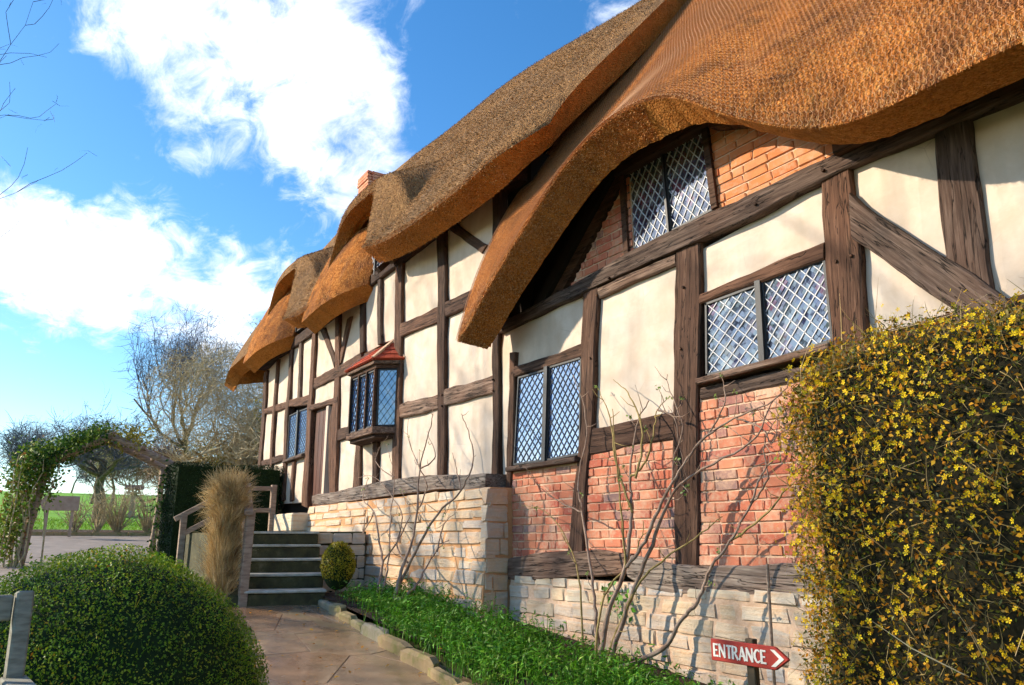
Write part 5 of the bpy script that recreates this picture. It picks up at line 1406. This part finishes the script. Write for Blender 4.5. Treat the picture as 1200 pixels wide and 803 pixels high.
# garden bench, only its end shows
bench = empty('garden_bench', (-3.05, -4.27, 0.31)); bench.rotation_euler = (0, 0, R(6)); tag(bench, 'weathered wooden garden bench end in front of the dome bush', 'bench')
def bp(name, f): mb = MB(); f(mb); mb.build(name, M['bench'], bench, bevel=.006)
for yy in (0, -1.3):
    bp('back_post', lambda mb: mb.bar((-.06, yy, .40), (-.12, yy, .98), .07, .05, up=(0, 1, 0)))
    bp('leg', lambda mb: mb.bar((-.05, yy, -.02), (-.06, yy, .42), .06, .06, up=(0, 1, 0)))
    bp('leg', lambda mb: mb.bar((.42, yy, -.02), (.42, yy, .67), .06, .06, up=(0, 1, 0)))
    bp('armrest', lambda mb: mb.bar((-.10, yy, .70), (.50, yy, .69), .08, .04))
bp('top_rail', lambda mb: mb.bar((-.115, -1.27, .93), (-.115, -.03, .93), .035, .08))
for k in range(8): bp('back_slat', lambda mb: mb.bar((-.075, -.14 - k*.146, .44), (-.112, -.14 - k*.146, .91), .045, .018, up=(0, 1, 0)))
for k in range(5): bp('seat_slat', lambda mb: mb.bar((.02 + k*.095, -1.3, .43), (.02 + k*.095, 0, .43), .08, .022))

# ------------------------------------------------------------------ dried grass clump, hedge, arch
dg = empty('dry_grass_clump', (-8.82, -2.32, 0.78)); tag(dg, 'tall bundle of dry straw-coloured grass beside the steps', 'grass')
n = 9000; ang = rng.uniform(0, 2*math.pi, n); rad = np.sqrt(rng.uniform(0, 1, n)); hh = rng.uniform(0, 1.05, n)
rx = np.interp(hh, [0, .5, 1.1], [.095, .11, .115])
P = np.stack([np.cos(ang)*rad*rx, np.sin(ang)*rad*rx, hh], 1)
blades('blade', P, np.stack([np.cos(ang)*.12, np.sin(ang)*.12, np.ones(n)], 1) + rng.normal(0, .12, (n, 3)), 0.30, 0.0035, M['dry_grass'], dg, .5)
n = 4500; ang = rng.uniform(0, 2*math.pi, n); rad = rng.uniform(.3, 1, n)
P = np.stack([np.cos(ang)*rad*.125, np.sin(ang)*rad*.125, rng.uniform(.85, 1.22, n)], 1)
blades('seed_head', P, np.stack([np.cos(ang)*rad*.3, np.sin(ang)*rad*.3, np.full(n, .8)], 1) + rng.normal(0, .3, (n, 3)), 0.24, 0.003, M['dry_grass'], dg, 1.0)

hd = empty('yew_hedge', (-14.9, -0.95, 1.0)); tag(hd, 'dark clipped yew hedge behind the handrails', 'hedge')
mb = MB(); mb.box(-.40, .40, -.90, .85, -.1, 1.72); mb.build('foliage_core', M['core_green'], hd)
n = 26000; a = rng.uniform(-1, 1, (n, 3)); f = rng.integers(0, 3, n); sg_ = rng.choice([-1, 1], n); a[np.arange(n), f] = sg_; 
P = a*[.44, .94, .92] + [0, -.02, .84]; nn = np.zeros((n, 3)); nn[np.arange(n), f] = sg_
P = P + nn*(rng.uniform(-.04, .03, n) + .03*lump(P, 6))[:, None]
leaves('foliage', P, nn, .035, M['hedge_leaf'], hd, 1.0, .4)
# leafy shrub in front of the hedge
ls = empty('leafy_shrub', (-12.6, -2.35, 0.95)); tag(ls, 'small bright leafy shrub at the end of the yew hedge', 'shrub')
d = sphere_dirs(420, True); leaves('foliage', d*[.2, .2, .36]*rng.uniform(.4, 1, (420, 1)), d, .085, M['cover_leaf'], ls, .6, .5)

arch = empty('garden_arch', (-16.0, -2.8, 1.0)); tag(arch, 'rustic timber garden arch with a gabled top, ivy over its left side', 'arch')
AI = np.array(arch.location)
def ap(name, a, b, r0, r1=None):
    mb = MB(); a, b = Vector(a) - Vector(arch.location), Vector(b) - Vector(arch.location); k = 6
    mb.tube([a.lerp(b, i/k) + Vector([random.gauss(0, .008) for _ in range(3)]) for i in range(k + 1)], [r0 + ((r1 or r0) - r0)*i/k for i in range(k + 1)], 8); mb.build(name, M['rail'], arch, smooth=True)
for dx in (0, -0.8):
    ap('post', (-16.4 + dx, -3.95, 0.95), (-16.4 + dx, -3.72, 2.86), .075, .06); ap('post', (-15.65 + dx, -1.84, 1.0), (-15.6 + dx, -1.80, 2.8), .06, .05)
    ap('rafter', (-16.42 + dx, -3.85, 2.80), (-16.0 + dx, -2.78, 3.34), .075); ap('rafter', (-16.0 + dx, -2.82, 3.34), (-15.52 + dx, -1.55, 2.72), .06)
ap('ridge_pole', (-15.9, -2.8, 3.36), (-16.95, -2.8, 3.36), .05)
for k in range(3): ap('cross_pole', (-15.6 + .03*k, -1.75 - .28*k, 2.82 + .14*k), (-16.5 + .03*k, -1.75 - .28*k, 2.82 + .14*k), .035)
# ivy stems and leaves over the left post and rafter
ivp = []
def along(a, b, n, r):
    a, b = np.array(a), np.array(b); t = rng.uniform(0, 1, (n, 1)); return a + (b - a)*t + rng.normal(0, 1, (n, 3))*r
Pd = np.concatenate([along((-16.6, -3.9, 2.85), (-16.3, -2.9, 3.42), 4200, [.30, .12, .09]), along((-16.5, -4.0, 2.5), (-16.5, -3.8, 3.05), 2000, [.3, .18, .14])])
leaves('ivy_leaves', Pd - AI, np.tile([.4, -.2, .6], (len(Pd), 1)), .06, M['ivy_leaf'], arch, .9, .7)
Pb = np.concatenate([along((-16.35, -4.25, 1.2), (-16.35, -3.95, 2.9), 2400, [.16, .15, .15]), along((-16.3, -3.6, 2.2), (-16.3, -3.75, 2.8), 300, [.1, .1, .1])])
leaves('ivy_leaves', Pb - AI, np.tile([.5, -.3, .3], (len(Pb), 1)), .065, M['ivy_bright'], arch, .9, .7)
Pc = along((-16.1, -2.6, 3.35), (-15.9, -2.3, 3.3), 500, [.3, .16, .12]); leaves('ivy_leaves', Pc - AI, np.tile([.4, -.2, .6], (len(Pc), 1)), .06, M['lichen_leaf'], arch, .9, .7)
Pr = along((-15.62, -1.86, 1.1), (-15.6, -1.82, 2.7), 700, [.08, .08, .1]); leaves('ivy_leaves', Pr - AI, np.tile([.5, -.5, .3], (len(Pr), 1)), .06, M['ivy_leaf'], arch, .9, .7)
mb = MB()
for k in range(14):
    a = Vector((-.35 + random.gauss(0, .1), -1.2 + random.gauss(0, .12), -.05)); pts = [a]
    for j in range(7): a = a + Vector((random.gauss(0, .04), random.gauss(.01, .04), .28)); pts.append(a.copy())
    mb.tube(pts, [.018 - .0018*j for j in range(8)], 4)
mb.build('ivy_stem', M['twig'], arch)

# ------------------------------------------------------------------ bare trees
def grow_tree(rnd, base, h, r, spread, levels, nb, upbias, trunk_pts=None, twist=.25, seg=5, shrink=.68, rf=.62):
    thick, thin = MB(), MB()
    tips = []
    def rec(p, d, L, r, lev):
        pts = [p.copy()]; q = p.copy(); dd = d.copy()
        for i in range(seg):
            dd = (dd + Vector((rnd.gauss(0, twist), rnd.gauss(0, twist), rnd.gauss(upbias*.25, twist*.8)))).normalized()
            q = q + dd*(L/seg); pts.append(q.copy())
        rs = [r*(1 - .5*i/seg) for i in range(seg + 1)]
        (thick if lev < 2 else thin).tube(pts, rs, 7 if lev == 0 else 5 if lev == 1 else 3, cap=lev < 2)
        if lev >= levels: tips.append(pts[-1]); tips.append(pts[len(pts)//2]); return
        k = nb[min(lev, len(nb) - 1)]
        for i in range(k):
            t = rnd.uniform(.35, 1) if lev else rnd.uniform(.55, 1)
            j = min(seg, max(1, int(t*seg + .5)))
            ax = Vector((rnd.gauss(0, 1), rnd.gauss(0, 1), rnd.gauss(upbias, .6))).normalized()
            nd = (dd*(1 - spread) + ax*spread).normalized()
            rec(pts[j], nd, L*shrink*rnd.uniform(.75, 1.15), max(rs[j]*rf, .0065), lev + 1)
    rec(Vector(base), Vector((rnd.gauss(0, .1), rnd.gauss(0, .1), 1)).normalized(), h, r, 0)
    return thick, thin, tips
def tree(label, loc, h, r, spread, levels, nb, up, seed, mt='bark', mtw='twig', green=0, gsize=.12, group=None, shrink=.68, name='bare_tree', fine=0, gmat='lichen_leaf', flen=.4, fw=.006, cloud=None, rf=.62):
    rnd = random.Random(seed)
    o = empty(name, loc)
    thick, thin, tips = grow_tree(rnd, (0, 0, -.1), h, r, spread, levels, nb, up, shrink=shrink, rf=rf)
    thick.build('trunk', M[mt], o, smooth=True); c = thin.build('crown', M[mtw], o)
    T = np.array([tuple(t) for t in tips])
    if fine:
        P = T[rng.integers(0, len(T), fine)] + rng.normal(0, .12, (fine, 3))
        if cloud:
            cz_, rx_, rz_ = cloud; q = unit(rng.standard_normal((fine, 3)))*(rng.uniform(0, 1, (fine, 1))**.45)*[rx_, rx_, rz_] + [0, 0, cz_]
            q = q[lump(q, 2.6) > -0.12]; P = np.concatenate([P[:fine//3], q])
        fine = len(P)
        blades('fine_twigs', P, rng.standard_normal((fine, 3)) + [0, 0, .25], flen, fw, M[mtw], o, .6)
    if green:
        cen = T[rng.integers(0, len(T), max(6, green//260))]
        P = cen[rng.integers(0, len(cen), green)] + rng.normal(0, gsize, (green, 3))
        leaves('foliage', P, unit(rng.standard_normal((green, 3))), gsize*.32, M[gmat], o, .5, .4)
    return tag(o, label, 'tree', group)
G = ground_z
tree('old gnarled apple tree with lichened twigs behind the yew hedge', (-25.6, 1.0, G(-25.6)), 1.9, .34, .88, 4, (8, 7, 6, 5), .10, 3, green=9000, gsize=.28, shrink=.80, fine=10000, flen=.45, fw=.007, cloud=(4.2, 2.3, 1.8), rf=.8)
tree('old spreading tree with a curved pale trunk seen through the arch', (-31.5, -1.3, G(-31.5)), 2.3, .24, .78, 4, (6, 6, 5, 4), .3, 11, mtw='twig_blue', shrink=.74, fine=1500, flen=.5, fw=.008)
tree('tall fine bare tree rising behind the old apple tree', (-31.0, 1.2, G(-31)), 3.6, .16, .5, 4, (6, 6, 5, 4), .8, 21, mtw='twig_blue', shrink=.68, fine=2500, flen=.5, fw=.007)
tree('bare tree close behind the far end of the cottage thatch', (-23.6, 2.6, G(-23.6)), 2.6, .22, .85, 4, (8, 6, 6, 5), .3, 31, green=4200, gsize=.28, shrink=.78, rf=.72, fine=4000, flen=.45, fw=.007, cloud=(3.8, 1.7, 1.7))
FAR = [('bluish bare tree at the far left edge beyond the lawn', -41.1, -3.92, 1.7, 41, 'twig_blue'),
       ('small pale bare tree standing alone in the middle of the lawn', -55.32, 0.46, 1.7, 42, 'twig_blue'),
       ('slender bare tree right of centre of the lawn, seen under the arch', -50.11, 0.98, 2.0, 43, 'twig'),
       ('far russet bare tree at the top of the lawn, left of the arch post', -89.77, -1.97, 2.8, 44, 'twig_red'),
       ('far bluish bare tree on the lawn horizon under the arch', -93.38, 1.86, 2.8, 45, 'twig_blue'),
       ('russet bare tree behind the curved pale trunk', -51.24, 3.0, 2.0, 46, 'twig_red'),
       ('dense russet bare tree between the arch and the apple tree', -41.83, 2.48, 1.8, 47, 'twig_red'),
       ('reddish bare tree left of the pink outbuilding gable', -39.14, 2.88, 1.8, 48, 'twig_red')]
for lab, x, y, h, sd, mt in FAR:
    tree(lab, (x, y, G(x)), h, .10, .62, 3, (7, 6, 6), .45, sd, mtw=mt, shrink=.74, group='bare trees on the lawn', fine=1800, flen=.6, fw=.011)
tree('dark bare branches hanging into the top left corner of the sky', (-15.6, -10.2, G(-15.6)), 7.2, .17, .68, 4, (7, 7, 6, 4), .32, 58, mtw='twig_dark', mt='twig_dark', shrink=.66, fine=1600, flen=.3, fw=.004)
tree('slim sparse bare tree outside the frame in front of the cottage', (-10.6, -9.8, G(-10.6)), 6.4, .10, .6, 4, (5, 5, 4, 3), .3, 63, mtw='twig_dark', mt='twig_dark', shrink=.50)

def shrub(label, loc, r, h, n, seed, mat, group):
    rnd = random.Random(seed); o = empty('bare_shrub', loc); mb = MB()
    for k in range(n):
        a = rnd.uniform(0, 6.28); t = rnd.uniform(.2, 1); p = Vector((0, 0, -.05)); pts = [p]
        d = Vector((math.cos(a)*t*r/h, math.sin(a)*t*r/h, 1)).normalized()
        for j in range(5):
            d = (d + Vector((rnd.gauss(0, .14), rnd.gauss(0, .14), rnd.gauss(0, .08)))).normalized(); p = p + d*h/5*rnd.uniform(.8, 1.1); pts.append(p)
        mb.tube(pts, [.018, .014, .011, .008, .006, .004], 4, cap=False)
        for q in range(3):
            e = pts[rnd.randint(2, 5)]; dd = Vector((rnd.gauss(0, 1), rnd.gauss(0, 1), rnd.gauss(.6, .6))).normalized()
            mb.tube([e, e + dd*h*.15, e + dd*h*.28 + Vector((0, 0, .03))], [.007, .005, .003], 3, cap=False)
    mb.build('stems', M[mat], o); return tag(o, label, 'shrub', group)
for i, (y, r, h, n, lab) in enumerate([(-3.55, .5, 1.0, 26, 'bare twiggy shrub left of the brown arrow board'), (-2.45, .5, .95, 34, 'dark bare shrub just right of the brown arrow board'),
        (-1.35, 1.0, 1.45, 70, 'largest bare twiggy shrub in the soil border under the arch'), (-1.9, .5, 1.0, 30, 'slim bare shrub between the dark shrub and the largest one'), (-0.55, .8, 1.3, 40, 'bare shrub by the right post of the arch')]):
    shrub(lab, (-25.9 + .2*(i % 2), y, G(-25.9)), r, h, n, 70 + i, 'twig', 'bare shrubs in the soil border')

# brown arrow board across the road
sb = empty('arrow_board', (-24.1, -2.97, G(-24.1))); sb.rotation_euler = (0, 0, R(84)); tag(sb, 'brown wooden arrow board on two legs across the road', 'sign')
mb = MB(); mb.prism([(-.40, .68), (.42, .68), (.42, 1.06), (-.40, 1.06), (-.50, .87)], -.02, .02); mb.build('board', M['sign_brown'], sb, bevel=.006)
for x_ in (-.30, .28):
    mb = MB(); mb.box(x_ - .035, x_ + .035, .025, .08, -.1, .95); mb.build('leg', M['sign_brown'], sb)
# bird table far on the lawn
bt = empty('bird_table', (-37.2, 0.45, G(-37.2))); tag(bt, 'small roofed bird table on a post on the lawn', 'bird table')
mb = MB(); mb.tube([(0, 0, -.1), (0, 0, 1.0)], [.14, .10], 8); mb.build('post', M['sign_brown'], bt)
mb = MB(); mb.slab([(-.26, -.26), (.26, -.26), (.26, .26), (-.26, .26)], 1.0, 1.06); mb.build('tray', M['sign_brown'], bt)
mb = MB(); mb.add([(-.34, -.36, 1.18), (.34, -.36, 1.18), (.34, .36, 1.18), (-.34, .36, 1.18), (0, -.36, 1.36), (0, .36, 1.36)], [(0,1,4),(2,3,5),(0,4,5,3),(1,2,5,4),(0,3,2,1)]); mb.build('roof', M['timber2'], bt)
for sx_ in (-.2, .2):
    for sy_ in (-.2, .2): mb = MB(); mb.box(sx_ - .02, sx_ + .02, sy_ - .02, sy_ + .02, 1.06, 1.2); mb.build('strut', M['timber2'], bt)
# pink gabled outbuilding behind the trees
ob = empty('outbuilding', (-44, 6.2, G(-44))); ob.rotation_euler = (0, 0, R(57)); tag(ob, 'pink-walled gabled outbuilding half hidden by the apple tree', 'building')
mb = MB(); mb.prism([(-1.15, -.2), (1.15, -.2), (1.15, 2.2), (0, 4.2), (-1.15, 2.2)], 0, 5); mb.build('wall', M['pink'], ob)
mb = MB()
for s in (-1, 1): mb.add([(s*1.35, -.2, 1.95), (0, -.2, 4.3), (0, 5.2, 4.3), (s*1.35, 5.2, 1.95), (s*1.35, -.2, 1.83), (0, -.2, 4.18), (0, 5.2, 4.18), (s*1.35, 5.2, 1.83)], [(0,1,2,3),(7,6,5,4),(0,4,5,1),(1,5,6,2),(2,6,7,3),(3,7,4,0)])
mb.build('roof', M['timber2'], ob)
mb = MB(); mb.box(-.3, .3, -.03, .02, 2.2, 2.9); w_ = mb.build('window', M['glass'], ob)
mb = MB(); mb.box(-.03, .03, -.045, -.031, 2.2, 2.9); mb.box(-.3, .3, -.044, -.0305, 2.52, 2.58); mb.build('frame', M['sign_white'], w_)
# rough grass at the edge of the lawn
n = 9000; X_ = rng.uniform(-34, -27.2, n); Y_ = rng.uniform(-5, 4, n); Z_ = np.interp(X_, TX, TZ)
gr = blades('grass', np.stack([X_, Y_, Z_], 1), np.tile([0, 0, 1.], (n, 1)) + rng.normal(0, .4, (n, 3)), .12, .006, M['grass_blade'], None, .5)
tag(gr, 'longer bright grass along the edge of the lawn', 'grass', kind='stuff')

# fallen leaves on the path and the bed
n = 260; X_ = rng.uniform(-8.3, -3.0, n); Y_ = rng.uniform(-3.2, -0.6, n)
e_ = np.where(Y_ > -1.36 - 0.078*(X_ + 8.4), 0.125, 0.014)
P = np.stack([X_, Y_, np.interp(X_, TX, TZ) + e_], 1)
lf = leaves('fallen_leaves', P, np.tile([0, 0, 1.], (n, 1)), 0.035, M['jas_dead'], None, .25, .55)
tag(lf, 'scattered brown fallen leaves on the path and planting bed', 'leaves', kind='stuff')
